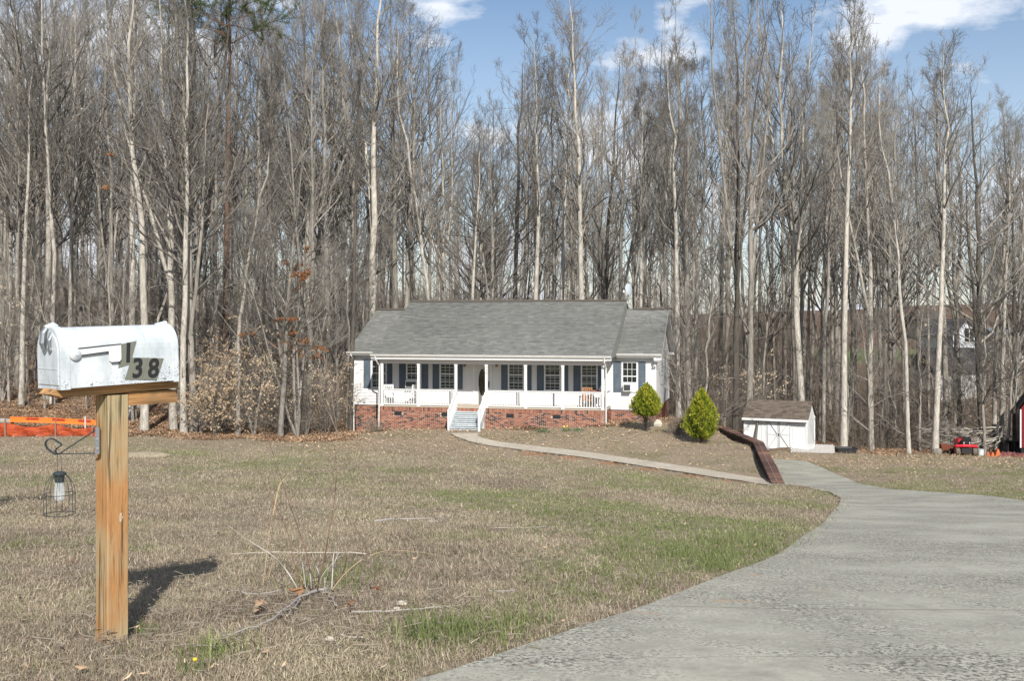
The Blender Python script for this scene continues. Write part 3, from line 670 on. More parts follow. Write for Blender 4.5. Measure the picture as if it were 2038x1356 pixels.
# ------------------------------------------------------------------ grass
def m_grass(name, stops, pstops):
    m = mat(name, rough=.7, spec=.2); q = NT(m); oi = q.n('ShaderNodeObjectInfo'); v = q.coord('World')
    c = q.ramp(q.mix(.3, q.attr('tint'), oi.outputs['Random']), stops); c2 = q.ramp(q.noise(v, .9, 5, .6), pstops); c = q.mix(.38, c, c2)
    f_ = q.noise(v, 60, 2); c = q.mix(q.ramp(f_, [(.35, (0,)*3), (.7, (.5,)*3)]), c, q.mix(.5, c, (.55, .47, .35)) if 'dry' in name else c)
    q.base(c); s = q.n('ShaderNodeBsdfTranslucent'); q.l(c, s.inputs[0]); mx = q.n('ShaderNodeMixShader'); mx.inputs[0].default_value = .22
    q.l(q.b.outputs[0], mx.inputs[1]); q.l(s.outputs[0], mx.inputs[2]); q.l(mx.outputs[0], q.t.nodes['Material Output'].inputs['Surface'])
    return m
M['dry'] = m_grass('dry_grass', [(.14, (.050, .038, .028)), (.40, (.175, .135, .105)), (.64, (.37, .30, .225)), (.92, (.74, .65, .50))], [(.38, (.15, .11, .085)), (.5, (.31, .255, .18)), (.62, (.46, .40, .26))])
M['green'] = m_grass('green_grass', [(0, (.07, .095, .03)), (.5, (.15, .19, .06)), (.9, (.34, .37, .16))], [(.35, (.10, .14, .045)), (.65, (.22, .25, .10))])
def tuft(g, nb, spread, L, wd, lean, curl=.5):
    c = np.c_[g.normal(size=(nb, 2))*spread*.5, np.zeros(nb)]; a = g.random(nb)*6.28; th = np.abs(g.normal(size=nb))*lean; Lb = L*(.45+.75*g.random(nb))
    h = np.c_[np.cos(a), np.sin(a), 0*a]; side = np.c_[-np.sin(a), np.cos(a), 0*a]; rows = []; p = c; W = wd*(.7+.6*g.random(nb))
    for k in range(3):
        t = np.minimum(th+k*curl*.55, 1.62)[:, None]; wk = W*(1, .8, .12)[k]
        rows.append(np.stack([p-side*wk[:, None]/2, p+side*wk[:, None]/2], 1)); p = p+(h*np.sin(t)+np.array([0, 0, 1])*np.cos(t))*(Lb/2)[:, None]
        p[:, 2] = np.maximum(p[:, 2], .003)
    V = np.stack(rows, 1); i = np.arange(nb*6).reshape(nb, 3, 2)
    f_ = np.stack([i[:, :-1, 0], i[:, :-1, 1], i[:, 1:, 1], i[:, 1:, 0]], -1).reshape(-1, 4); tt = np.repeat(g.random(nb), 2); return V.reshape(-1, 3), f_, tt
g = np.random.default_rng(21)
tm_ = lambda n_, t_, m_: npmesh(n_, t_[0], t_[1], m_, False, t_[2])
library('dry_tuft', [tm_('dry_tuft', tuft(g, 22, .085, .040, .0030, 1.3, .8), M['dry']) for _ in range(6)]+[tm_('dry_tuft', tuft(g, 34, .19, .034, .0045, 1.0, .7), M['dry']) for _ in range(3)])
library('green_tuft', [tm_('green_tuft', tuft(g, 12, .06, .06, .0034, .65, .55), M['green']) for _ in range(5)]+[tm_('green_tuft', tuft(g, 22, .17, .042, .005, .7, .55), M['green']) for _ in range(3)])
def vnoise(x, y, s, seed):
    gg = np.random.default_rng(seed); o = 0*x
    for k in range(3):
        for _ in range(4):
            a = gg.random()*6.28; ph = gg.random()*6.28; fr = s*(1.9**k)*(.7+.6*gg.random()); o = o+np.sin((x*math.cos(a)+y*math.sin(a))*fr+ph)/(1.5**k)
    return o/4.2
def bands(B, amin=-.62, amax=.56):
    X_, D_, S_, W_ = [], [], [], []
    for d0, d1, n, s, big in B:
        d = np.sqrt(d0*d0+(d1*d1-d0*d0)*g.random(n)); a = amin+(amax-amin)*g.random(n); X_.append(a*d); D_.append(d); S_.append(s*(.75+.5*g.random(n))); W_.append(np.full(n, big))
    return [np.concatenate(q) for q in (X_, D_, S_, W_)]
def debris(g, n):
    P = np.zeros((n, 4, 3)); P[:, 0, :2] = g.normal(size=(n, 2))*.06; P[:, 0, 2] = .012+.02*g.random(n); a = g.random(n)*6.28; dd_ = np.c_[np.cos(a), np.sin(a), g.normal(size=n)*.08]
    for k in range(1, 4): dd_ = nrm(dd_+g.normal(size=dd_.shape)*.15*[1, 1, .3]); P[:, k] = P[:, k-1]+dd_*(.008+.018*g.random(n))[:, None]
    return tubes(P, (.0010+.0016*g.random(n))[:, None]*np.linspace(1, .6, 4)[None], 3)
M['twiglitter'] = m_grass('dry_twig_litter', [(0, (.14, .12, .10)), (1, (.55, .48, .38))], [(.3, (.25, .22, .19)), (.7, (.5, .42, .32))])
library('debris', [npmesh('twig_scrap', *debris(g, 5), M['twiglitter']) for _ in range(6)])
n = 2600; d = 3+13*g.random(n)**1.2; a_ = -.6+1.1*g.random(n); x = a_*d; px = CX+F*a_*1.0; ok = ~inside(x, d) & (vnoise(x, d, 1.6, 31)+np.exp(-((x+.95)**2+(d-4.9)**2)/.5)*1.5 > g.random(n)*1.2-.25); z = ground(x, d)
scatter('twig_litter', LIB['debris'], np.c_[x, d, z+.01][ok], np.c_[0*x, 0*x, g.random(n)*6.28][ok], (.7+1.1*g.random(n))[ok], g.integers(0, 6, n)[ok], 'small dry twigs and straw scraps lying on the near lawn', 'twigs')
x, d, s, big = bands([(2.9, 5.5, 19000, .85, 0), (5.5, 9, 19000, 1, 0), (9, 15, 16000, 1.0, 1), (15, 25, 17000, 1.3, 1), (25, 38, 15000, 1.7, 1), (38, 54, 13000, 2.0, 1)])
gn = vnoise(x, d, .8, 3)+.5*vnoise(x, d, 3.2, 4); px = CX+F*x/d
gn = gn+np.interp(px, [0, 600, 900, 1300, 1700, 2038], [-.25, -.2, -.05, .08, .32, .45])+np.interp(d, [4, 7, 11, 20, 30], [-.35, -.1, .15, .15, 0])
pg = np.clip(.28+.68*gn, .02, .85)*np.where(d > 44, .5, 1)
isg = g.random(len(x)) < pg
lf = leafy_mask(x, d-.3); thin = np.where((d > 43) & (px < 1500), .75, 1)*(1-lf)
# the soil shows along the concrete edge
dl_ = np.array([[p[0], p[1]] for p in LG[1:13]]); dd = np.full(len(x), 99.)
for a_, b_ in zip(dl_[:-1], dl_[1:]):
    e_ = b_-a_; t_ = np.clip(((x-a_[0])*e_[0]+(d-a_[1])*e_[1])/(e_@e_), 0, 1); dd = np.minimum(dd, np.hypot(x-a_[0]-t_*e_[0], d-a_[1]-t_*e_[1]))
thin = thin*np.clip(dd/.16, .25, 1); dp = np.full(len(x), 99.)
for i_ in range(len(pc)-1):
    e_ = pc[i_+1]-pc[i_]; t_ = np.clip(((x-pc[i_, 0])*e_[0]+(d-pc[i_, 1])*e_[1])/(e_@e_), 0, 1); dp = np.minimum(dp, np.hypot(x-pc[i_, 0]-t_*e_[0], d-pc[i_, 1]-t_*e_[1]))
thin = thin*np.clip((dp-.62)/.7, 0, 1)
thin = thin*np.clip(1.05-.65*np.clip(vnoise(x, d, 2.6, 9), 0, 1)-.5*np.clip(vnoise(x, d, 9, 19)-.1, 0, 1), .3, 1)
ok = ~inside(x-np.abs(g.normal(size=len(x)))*.05, d) & ~in_poly(x, d, PATH) & (g.random(len(x)) < thin)
z = ground(x, d); rot = np.c_[g.normal(size=len(x))*.2, g.normal(size=len(x))*.2, g.random(len(x))*6.28]
q = ok & ~isg; I = np.where(big > 0, 6+g.integers(0, 3, len(x)), g.integers(0, 6, len(x)))
scatter('dry_grass', LIB['dry_tuft'], np.c_[x, d, z-.004][q], rot[q], s[q], I[q], 'short dormant tan lawn grass covering the slope', 'grass')
q = ok & isg; I = np.where(big > 0, 5+g.integers(0, 3, len(x)), g.integers(0, 5, len(x)))
scatter('green_grass', LIB['green_tuft'], np.c_[x, d, z-.004][q], rot[q]*[1, 1, 1], s[q]*.85, I[q], 'patches of short green grass mixed through the dormant lawn', 'grass')
# ================================================================== house
def m_tint(name, stops, rough=.8, bump=0, sc_=8, noise=.35, spec=.3):
    m = mat(name, rough=rough, spec=spec); q = NT(m); v = q.coord('Object'); nz = q.noise(v, sc_, 5, .6)
    c = q.ramp(q.mix(noise, q.attr('tint'), nz), stops); q.base(c)
    if bump: q.bump(nz, bump, .01)
    return m
def m_paint(name, col, rough=.55, dirt=(.5, .47, .42), amt=.25, sc_=3, spec=.35):
    m = mat(name, rough=rough, spec=spec); q = NT(m); v = q.coord('Object', (1, 1, .4)); nz = q.noise(v, sc_, 6, .65)
    q.base(q.mix(q.ramp(nz, [(.40, (0,)*3), (.75, (amt,)*3)]), col, dirt)); return m
M['siding'] = m_paint('white_siding', (.66, .665, .66), .5, (.52, .51, .47), .30, 2.2)
M['trim'] = m_paint('white_trim', (.66, .675, .68), .45, (.5, .5, .47), .30, 5)
M['gutter'] = m_paint('white_gutter', (.63, .63, .61), .45, (.42, .40, .35), .5, 6)
M['deckpaint'] = m_paint('worn_white_step_paint', (.50, .55, .58), .6, (.28, .27, .24), .6, 5)
M['shutter'] = m_paint('slate_blue_paint', (.075, .10, .13), .6, (.13, .16, .19), .6, 4)
M['shingle'] = m_tint('grey_asphalt_shingle', [(.1, (.075, .077, .073)), (.5, (.155, .158, .148)), (.9, (.26, .264, .25))], .95, .2, 3.0, .45)
M['ridge'] = mat('dark_ridge_cap', (.10, .085, .07), .9)
M['mortar'] = m_paint('pale_mortar', (.54, .50, .44), .9, (.42, .25, .15), .6, 3)
M['brick'] = m_tint('red_brick', [(.08, (.035, .033, .038)), (.2, (.065, .05, .048)), (.28, (.17, .068, .047)), (.6, (.25, .103, .068)), (.95, (.36, .18, .12))], .9, .3, 20, .12)
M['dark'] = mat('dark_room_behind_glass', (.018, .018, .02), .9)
M['vent'] = mat('black_vent_metal', (.03, .032, .035), .5)
M['blind'] = m_paint('window_blind', (.38, .36, .32), .7)
M['oakwood'] = m_paint('brown_furniture_wood', (.30, .15, .07), .6, (.16, .08, .04), .6, 8)
def m_glass(name, tintc=(.9, .95, .95)):
    m = bpy.data.materials.new(name); m.use_nodes = True; t = m.node_tree; t.nodes.clear()
    o = t.nodes.new('ShaderNodeOutputMaterial'); gl = t.nodes.new('ShaderNodeBsdfGlossy'); tr = t.nodes.new('ShaderNodeBsdfTransparent')
    gl.inputs['Roughness'].default_value = .03; tr.inputs[0].default_value = (*tintc, 1); mx = t.nodes.new('ShaderNodeMixShader'); fr = t.nodes.new('ShaderNodeFresnel'); fr.inputs[0].default_value = 1.6
    nz = t.nodes.new('ShaderNodeTexNoise'); nz.inputs['Scale'].default_value = 3; bp = t.nodes.new('ShaderNodeBump'); bp.inputs['Strength'].default_value = .04
    t.links.new(nz.outputs[0], bp.inputs['Height']); t.links.new(bp.outputs[0], gl.inputs['Normal'])
    t.links.new(fr.outputs[0], mx.inputs[0]); t.links.new(tr.outputs[0], mx.inputs[1]); t.links.new(gl.outputs[0], mx.inputs[2]); t.links.new(mx.outputs[0], o.inputs[0]); return m
M['glass'] = m_glass('window_glass')
house = thing('house', 'white vinyl sided ranch house with grey roof, brick foundation and front porch', 'house', (0, D0, ZF), -PSI)
VW = 1.9; VE = 1.5; VP = -.32; VR = 6.1; VB = 10.3
uL, uR = U(757, 0), U(1205, 0)                 # porch corners
wL, wR = U(706, VW), U(1305, VW)               # house corners
eL, eR = U(738, VP), U(1217, VP); rgL, rgR = U(690, VE), U(1317, VE)
zPE, zWE = 2.63, 2.69; zMR, zWR = 5.47, 5.01
RND = random.Random(3)
# body: front wall backing + courses of lap siding, each board its own piece
wall = MB().box(wL+.03, wR-.03, VW+.03, VB, -.12, 2.62).build('wall', M['siding'], house)
gab = [(VW+.03, 2.62), (VB, 2.62), (VR+.0, zWR-.12)]
mb = MB()
for u0, u1 in ((wR-.2, wR-.03), (wL+.03, wL+.2)):
    mb.add([(u, v, z) for u in (u0, u1) for v, z in gab], [(0, 1, 2), (5, 4, 3), (0, 3, 4, 1), (1, 4, 5, 2), (2, 5, 3, 0)])
# raised centre gable ends
for u0, u1 in ((eR-.35, eR-.12),):
    mb.add([(u, v, z) for u in (u0, u1) for v, z in ((1.6, 3.1), (10.4, 3.1), (VR, zMR-.12))], [(0, 1, 2), (5, 4, 3), (0, 3, 4, 1), (1, 4, 5, 2), (2, 5, 3, 0)])
mb.build('gable', M['siding'], house)
lap = .155; dH = 2.62+.12; nb = int(dH/lap)+1
def board(u0, u1, z0, side=False, v0=VW):
    z1 = z0+lap; m = MB()
    if not side: # cross-section sloping outward to the butt
        m.add([(u0, v0, z1), (u1, v0, z1), (u1, v0-.026, z0), (u0, v0-.026, z0), (u0, v0+.02, z0), (u1, v0+.02, z0)], [(0, 3, 2, 1), (3, 4, 5, 2), (0, 4, 3), (1, 2, 5)])
    else:        # side wall: u = x position, boards run along v
        x = u0; a, b = v0, u1
        m.add([(x, a, z1), (x, b, z1), (x+.026, b, z0), (x+.026, a, z0), (x-.02, a, z0), (x-.02, b, z0)], [(0, 1, 2, 3), (3, 2, 5, 4), (0, 3, 4), (1, 5, 2)])
    return m.mesh('siding_board', M['siding'])
bm_ = board(wL, wR, 0)
bms = board(wR, VB, 0, True, VW)
for i in range(nb):
    z0 = -.12+i*lap
    if z0 > 2.5: break
    link('siding_board', bm_, wall, (0, 0, z0)); link('siding_board', bms, wall, (0, 0, z0))
i = 0
while True:   # gable boards on the right end
    z0 = -.12+nb*lap+i*lap-lap; i += 1
    if z0 > zWR-.35: break
    tfr = (z0+lap-2.62)/(zWR-.12-2.62); tfr = max(0, tfr); a = VW+.05+(VR-VW)*tfr; b = VB-(VB-VR)*tfr
    if z0+lap > 2.5: link('siding_board', board(wR, b, z0, True, a), wall)
for a in ((wL-.015, wL+.1, VW-.03, VW+.04), (wR-.1, wR+.03, VW-.03, VW+.09), (wR-.02, wR+.03, VB-.1, VB)):
    MB().box(*a, -.12, 2.62).build('corner_trim', M['trim'], house)
# wing soffits / fascia
sf = MB()
sf.box(rgL, eL-.01, VE+.02, VW+.02, 2.56, 2.58); sf.box(eR+.01, rgR, VE+.02, VW+.02, 2.56, 2.58)
sf.box(wL, eL, VW-.025, VW-.018, 2.30, 2.56); sf.box(eR, wR, VW-.025, VW-.018, 2.36, 2.56)
sf.build('soffit', M['trim'], house)
# roofs -------------------------------------------------------------
def roof_slope(name, u0, u1, v0, z0, v1, z1, rows=None, tab=.32, seed=0, thick=.06, parent=house):
    """shingled slope from the eave line (v0,z0) up to the ridge (v1,z1)"""
    r = random.Random(seed); L = math.hypot(v1-v0, z1-z0); dv, dz = (v1-v0)/L, (z1-z0)/L; nv, nz = -dz, dv
    if nz < 0: nv, nz = -nv, -nz
    base = MB(); a = (v0, z0); b = (v1, z1)
    base.add([(u0, v0, z0), (u1, v0, z0), (u1, v1, z1), (u0, v1, z1), (u0, v0, z0-thick), (u1, v0, z0-thick), (u1, v1, z1-thick), (u0, v1, z1-thick)],
             [(0, 1, 2, 3), (7, 6, 5, 4), (0, 4, 5, 1), (1, 5, 6, 2), (2, 6, 7, 3), (3, 7, 4, 0)], .5)
    deck = base.build('roof', M['shingle'], parent)
    mb = MB(); ex = .142; n = int(L/ex)
    blotch = [(r.uniform(u0, u1), r.uniform(0, L), r.uniform(.6, 1.8), r.uniform(-.14, .12)) for _ in range(14)]
    for i in range(n+1):
        s0 = i*ex; s1 = min(L, s0+ex*1.02); u = u0-r.random()*tab
        while u < u1:
            ua, ub = max(u0, u+.003), min(u1, u+tab-.003); u += tab
            if ub-ua < .02: continue
            h0 = .012+r.random()*.006; t = .5+r.gauss(0, .13)+sum(w_*math.exp(-((ua-a_)**2/4+(s0-b_)**2)/(c_*c_)) for a_, b_, c_, w_ in blotch)
            t += .05*math.sin(i*2.1)
            t = min(.98, max(.03, t))
            p = [(ua, v0+dv*s0+nv*h0, z0+dz*s0+nz*h0), (ub, v0+dv*s0+nv*h0, z0+dz*s0+nz*h0), (ub, v0+dv*s1+nv*.003, z0+dz*s1+nz*.003), (ua, v0+dv*s1+nv*.003, z0+dz*s1+nz*.003),
                 (ua, v0+dv*s0, z0+dz*s0), (ub, v0+dv*s0, z0+dz*s0)]
            mb.add(p, [(0, 1, 2, 3), (0, 4, 5, 1), (0, 3, 4), (1, 5, 2)], t)
    tag(mb.build('shingle_courses', M['shingle'], deck), kind='stuff'); return deck
main = roof_slope('roof', eL, eR, VP, zPE, VR, zMR, seed=1)
roof_slope('roof', rgL, eL-.015, VE, zWE, VR, zWR, seed=2); roof_slope('roof', eR+.01, rgR, VE, zWE, VR, zWR, seed=3)
bk = MB()
def back(u0, u1, z1):
    bk.add([(u0, VR, z1), (u1, VR, z1), (u1, VB+.42, zWE-.02), (u0, VB+.42, zWE-.02), (u0, VR, z1-.06), (u1, VR, z1-.06), (u1, VB+.42, zWE-.08), (u0, VB+.42, zWE-.08)],
           [(0, 1, 2, 3), (7, 6, 5, 4), (1, 5, 6, 2), (2, 6, 7, 3), (3, 7, 4, 0)], .5)
back(eL, eR, zMR); back(rgL, eL-.015, zWR); back(eR+.01, rgR, zWR)
bk.build('rear_roof', M['shingle'], house)
# step between the two roof levels at the right end, shingled like the roof
st = MB(); sl_m = (zMR-zPE)/(VR-VP); zm = lambda v: zPE+(v-VP)*sl_m
sl_w = (zWR-zWE)/(VR-VE)
st.add([(eR-.002, VP+.05, zm(VP+.05)-.0), (eR-.002, VR, zMR-.01), (eR-.002, VR, zWR-.1), (eR-.002, VE, zWE-.1), (eR-.002, VP+.05, zPE-.1)], [(0, 1, 2, 3, 4)], .9)
st.add([(eL+.002, VP+.05, zm(VP+.05)-.0), (eL+.002, VR, zMR-.01), (eL+.002, VR, zWR-.1), (eL+.002, VE, zWE-.1), (eL+.002, VP+.05, zPE-.1)], [(4, 3, 2, 1, 0)], .35)
st.build('roof_step', M['shingle'], house)
rc = MB()
for u0, u1, z in ((eL, eR, zMR), (rgL, eL, zWR), (eR+.35, rgR, zWR)):
    rc.beam((u0, VR-.09, z+.005), (u1, VR-.09, z+.005), .20, .035, up=(0, -.42, 1)); rc.beam((u0, VR+.09, z+.005), (u1, VR+.09, z+.005), .20, .035, up=(0, .42, 1))
rc.build('ridge_cap', M['ridge'], house)
# rakes (white barge boards) and the boxed soffit of the right gable
rk = MB()
rk.beam((rgR-.01, VE-.02, zWE-.10), (rgR-.01, VR, zWR-.10), .02, .15); rk.beam((rgR-.01, VR, zWR-.10), (rgR-.01, VB+.42, zWE-.12), .02, .15)
rk.beam((rgL+.01, VE-.02, zWE-.10), (rgL+.01, VR, zWR-.10), .02, .15)
rk.beam((eR+.012, VR+.02, zMR-.1), (eR+.012, VR+2.2, zMR-1.12), .03, .12)
rk.add([(wR, VR, zWR-.13), (rgR-.02, VR, zWR-.17), (rgR-.02, VB+.40, zWE-.19), (wR, VB+.40, zWE-.15)], [(0, 1, 2, 3)])
rk.add([(wR, VR, zWR-.13), (rgR-.02, VR, zWR-.17), (rgR-.02, VE, zWE-.17), (wR, VE, zWE-.13)], [(3, 2, 1, 0)])
rk.box(wR, rgR-.02, VB+.0, VB+.42, zWE-.30, zWE-.17); rk.box(wR, rgR-.02, VE+.03, VW, zWE-.26, zWE-.17)
rk.build('rake_board', M['trim'], house)
def gutter(u0, u1, v, z, par=house):
    m = MB(); m.prism([(0, 0)], 0, 1) if False else None
    pr = [(0, -.005), (-.125, -.005), (-.125, -.025), (-.11, -.06), (-.075, -.115), (0, -.115)]
    n = len(pr); V_ = [(u, v+a, z+b) for u in (u0, u1) for a, b in pr]
    m.add(V_, [tuple(range(n-1, -1, -1)), tuple(range(n, 2*n))]+[(i, (i+1) % n, (i+1) % n+n, i+n) for i in range(n)])
    return m.build('gutter', M['gutter'], par)
gutter(eL, eR, VP-.005, zPE+.03); gutter(rgL, eL-.03, VE-.005, zWE+.03); gutter(eR+.02, rgR, VE-.005, zWE+.03)
ft = MB(); ft.box(eL, eR, VP+.0, VP+.02, zPE-.2, zPE-.02); ft.box(rgL, eL, VE+.0, VE+.02, zWE-.16, zWE-.02); ft.box(eR, rgR, VE+.0, VE+.02, zWE-.16, zWE-.02)
ft.build('fascia', M['trim'], house)
# porch ceiling and grooved beam band under the gutter
pc_ = MB(); pc_.box(uL-.1, uR+.1, -.30, VW-.03, 2.40, 2.43); pc_.build('porch_ceiling', M['trim'], house)
bmw = mat('beaded_beam_vinyl', (.60, .58, .55), .6); q = NT(bmw); wv = q.n('ShaderNodeTexWave'); wv.bands_direction = 'X'; wv.inputs['Scale'].default_value = 6.5
q.l(q.coord('Object'), wv.inputs['Vector']); q.base(q.ramp(wv.outputs['Fac'], [(.05, (.36, .33, .31)), (.2, (.60, .57, .54)), (1, (.64, .62, .60))]))
bb = MB(); bb.box(uL-.05, uR+.05, -.02, .10, 2.18, 2.40); bb.box(uL-.05, uL+.07, .1, VW-.02, 2.18, 2.40); bb.box(uR-.07, uR+.05, .1, VW-.02, 2.18, 2.40); bb.build('porch_beam', bmw, house)
# foundation: mortar core with every brick as real geometry
def brick_wall(parent, u0, u1, v, z0, z1, seed, soldier=True, side=False, holes=(), name='foundation'):
    core = MB(); r = random.Random(seed)
    if not side: core.box(u0, u1, v+.012, v+.22, z0, z1)
    else: core.box(v-.22, v-.012, u0, u1, z0, z1)
    fd = core.build(name, M['mortar'], parent); mb = MB(); ch = .0677
    def put(a, b, za, zb, t):
        pr = .0+r.random()*.004
        if not side: mb.box(a, b, v-pr, v+.03, za, zb, t)
        else: mb.box(v-.03, v+pr, a, b, za, zb, t)
    def tone():
        x = r.random(); return r.uniform(.0, .12) if x < .17 else r.uniform(.3, .98)
    top = z1
    if soldier:
        x = u0
        while x < u1-.03: put(x, min(u1, x+.058), z1-.195, z1-.002, .35+.6*r.random() if r.random() > .06 else .1); x += .0677
        top = z1-.203
    k = 0; z = top
    while z-ch > z0-.05:
        x = u0-(.1035 if k % 2 else 0)
        while x < u1-.01:
            a, b = max(u0, x), min(u1, x+.190); x += .207
            if b-a < .02 or any(h[0] < (a+b)/2 < h[1] and h[2] < z-ch/2 < h[3] for h in holes): continue
            put(a, b, z-ch+.013, z, tone())
        z -= ch; k += 1
    tag(mb.build('brick', M['brick'], fd), kind='stuff'); return fd
sL, sR = U(908, 0), U(968.5, 0)                # stair opening
vents = [U(p, 0) for p in (792, 886, 1015, 1108)]
holes = [(u-.2, u+.2, -.47, -.27) for u in vents]
brick_wall(house, uL, uR, 0, -1.5, -.02, 5, True, False, holes)
brick_wall(house, .0, VW, uR, -1.2, -.02, 6, False, True)
brick_wall(house, wL+.04, uL, VW+.03, -1.9, -.12, 7, False); brick_wall(house, uR, wR-.04, VW+.03, -1.2, -.12, 8, False)
brick_wall(house, VW+.03, VB, wR-.06, -1.4, -.12, 9, False, True)
for u in vents:
    f = MB().box(u-.2, u+.2, -.005, .03, -.47, -.27).build('crawl_vent', M['vent'], house); m = MB()
    for k in range(5): m.beam((u-.18, -.012, -.45+k*.035), (u+.18, -.012, -.45+k*.035), .012, .018)
    m.build('louvre', M['vent'], f)
M['porchfloor'] = m_paint('tan_porch_floor', (.50, .44, .36), .8, (.36, .29, .22), .6, 3)
MB().box(uL-.02, uR+.02, -.03, VW+.02, -.02, .02).build('porch_floor', M['porchfloor'], house)
# posts
for px in (761, 833.5, 908, 968.5, 1046.5, 1120.5, 1200):
    u = U(px, .08); m = MB().box(u-.06, u+.06, .0, .12, .02, 2.18); m.box(u-.075, u+.075, -.015, .135, .02, .12); m.box(u-.075, u+.075, -.015, .135, 2.08, 2.179)
    p_ = m.build('porch_post', M['trim'], house)
    if px == 968.5: post_no = (p_, u)
# railings
balm = MB().box(-.018, .018, -.018, .018, .10, .80).mesh('baluster', M['trim'])
pu = [U(p, .08) for p in (761, 833.5, 908, 968.5, 1046.5, 1120.5, 1200)]
for a, b in ((0, 1), (1, 2), (3, 4), (4, 5), (5, 6)):
    u0, u1 = pu[a]+.06, pu[b]-.06; m = MB(); m.box(u0, u1, .015, .105, .84, .88); m.box(u0, u1, .042, .078, .79, .84); m.box(u0, u1, .03, .09, .08, .13)
    rl = m.build('porch_railing', M['trim'], house); n = int((u1-u0)/.127)
    for k in range(n): link('baluster', balm, rl, (u0+(k+.5)*(u1-u0)/n, .06, 0))
for u in (uL+.05, uR-.05):
    m = MB(); m.box(u-.045, u+.045, .12, VW-.02, .84, .88); m.box(u-.03, u+.03, .12, VW-.02, .08, .13); rl = m.build('porch_railing', M['trim'], house)
    for k in range(12): link('baluster', balm, rl, (u, .2+k*.135, 0))
# number read down the stair post: digits as thin pieces
def text_mesh(s, size, m, offs=0, shear=0, ext=.001, name='digit'):
    cu = bpy.data.curves.new('txt', 'FONT'); cu.body = s; cu.size = size; cu.offset = offs; cu.shear = shear; cu.extrude = ext; cu.align_x = 'CENTER'; cu.align_y = 'CENTER'; cu.resolution_u = 3
    o = bpy.data.objects.new('txt', cu); me = bpy.data.meshes.new_from_object(o); me.name = name; me.materials.clear(); me.materials.append(m); bpy.data.objects.remove(o); bpy.data.curves.remove(cu); return me
M['black'] = mat('black_lettering', (.02, .02, .022), .5)
for k, s in enumerate('138'):
    link('house_digit', text_mesh(s, .11, M['black'], .002), post_no[0], (post_no[1], -.004, 2.02-k*.14), (PI/2, 0, 0))
# stairs
nst = 6; rise = 1.02/nst; run = .255; m0 = -.02
stairs = MB(); stairs.box(sL+.1, sR-.1, -.1, -.03, -1.04, -.22)
for u in (sL+.03, sR-.07):
    pol = [(-.02, -.02), (-.02, -.35)]
    stairs.beam((u+.02, -.03, -.14), (u+.02, -run*5.4, -1.02), .05, .30)
stairs = stairs.build('stairs', M['deckpaint'], house)
for k in range(1, nst):
    z = m0-k*rise; v1 = -(k-1)*run; v0 = -k*run
    MB().box(sL+.06, sR-.06, v0-.03, v1, z-.04, z).build('tread', M['deckpaint'], stairs)
    MB().box(sL+.06, sR-.06, v0+.03, v0+.05, z-rise+.03, z-.060).build('riser', M['deckpaint'], stairs)
for u in (sL+.02, sR-.02):
    vb = -run*5.5; m = MB(); m.box(u-.05, u+.05, vb-.05, vb+.05, -1.1, .02)
    m.beam((u, .0, .86), (u, vb-.03, -.08), .085, .045); m.beam((u, .0, .16), (u, vb, -.80), .05, .07)
    rl = m.build('stair_railing', M['trim'], house)
    for k in range(10):
        t = (k+.5)/10; v = vb*t; zt = .86-(.94)*t*.97; zb = .16-.96*t
        MB().box(u-.018, u+.018, v-.018, v+.018, zb, zt).build('baluster', M['trim'], rl)
# downspouts
def downspout(pts): return MB().tube([Vector(p) for p in pts], .042, 4).build('downspout', M['gutter'], house)
z_ = zWE-.08; u = wL-.03
downspout([(rgL+.25, VE-.06, z_), (rgL+.27, VE-.02, z_-.12), (u, VW-.06, z_-.4), (u, VW-.06, -1.75)])
downspout([(eL+.25, VP-.06, zPE-.08), (eL+.28, VP-.04, zPE-.25), (uL-.02, -.06, zPE-.6), (uL-.04, -.06, .1), (uL-.05, -.06, -1.25)])
downspout([(eR-.35, VP-.06, zPE-.08), (eR-.35, VP-.04, zPE-.28), (uR+.03, -.06, zPE-.58), (uR+.03, -.06, -.75)])
MB().box(uR-.03, uR+.08, -.11, -.01, -.95, -.74).build('drain_boot', M['vent'], house)
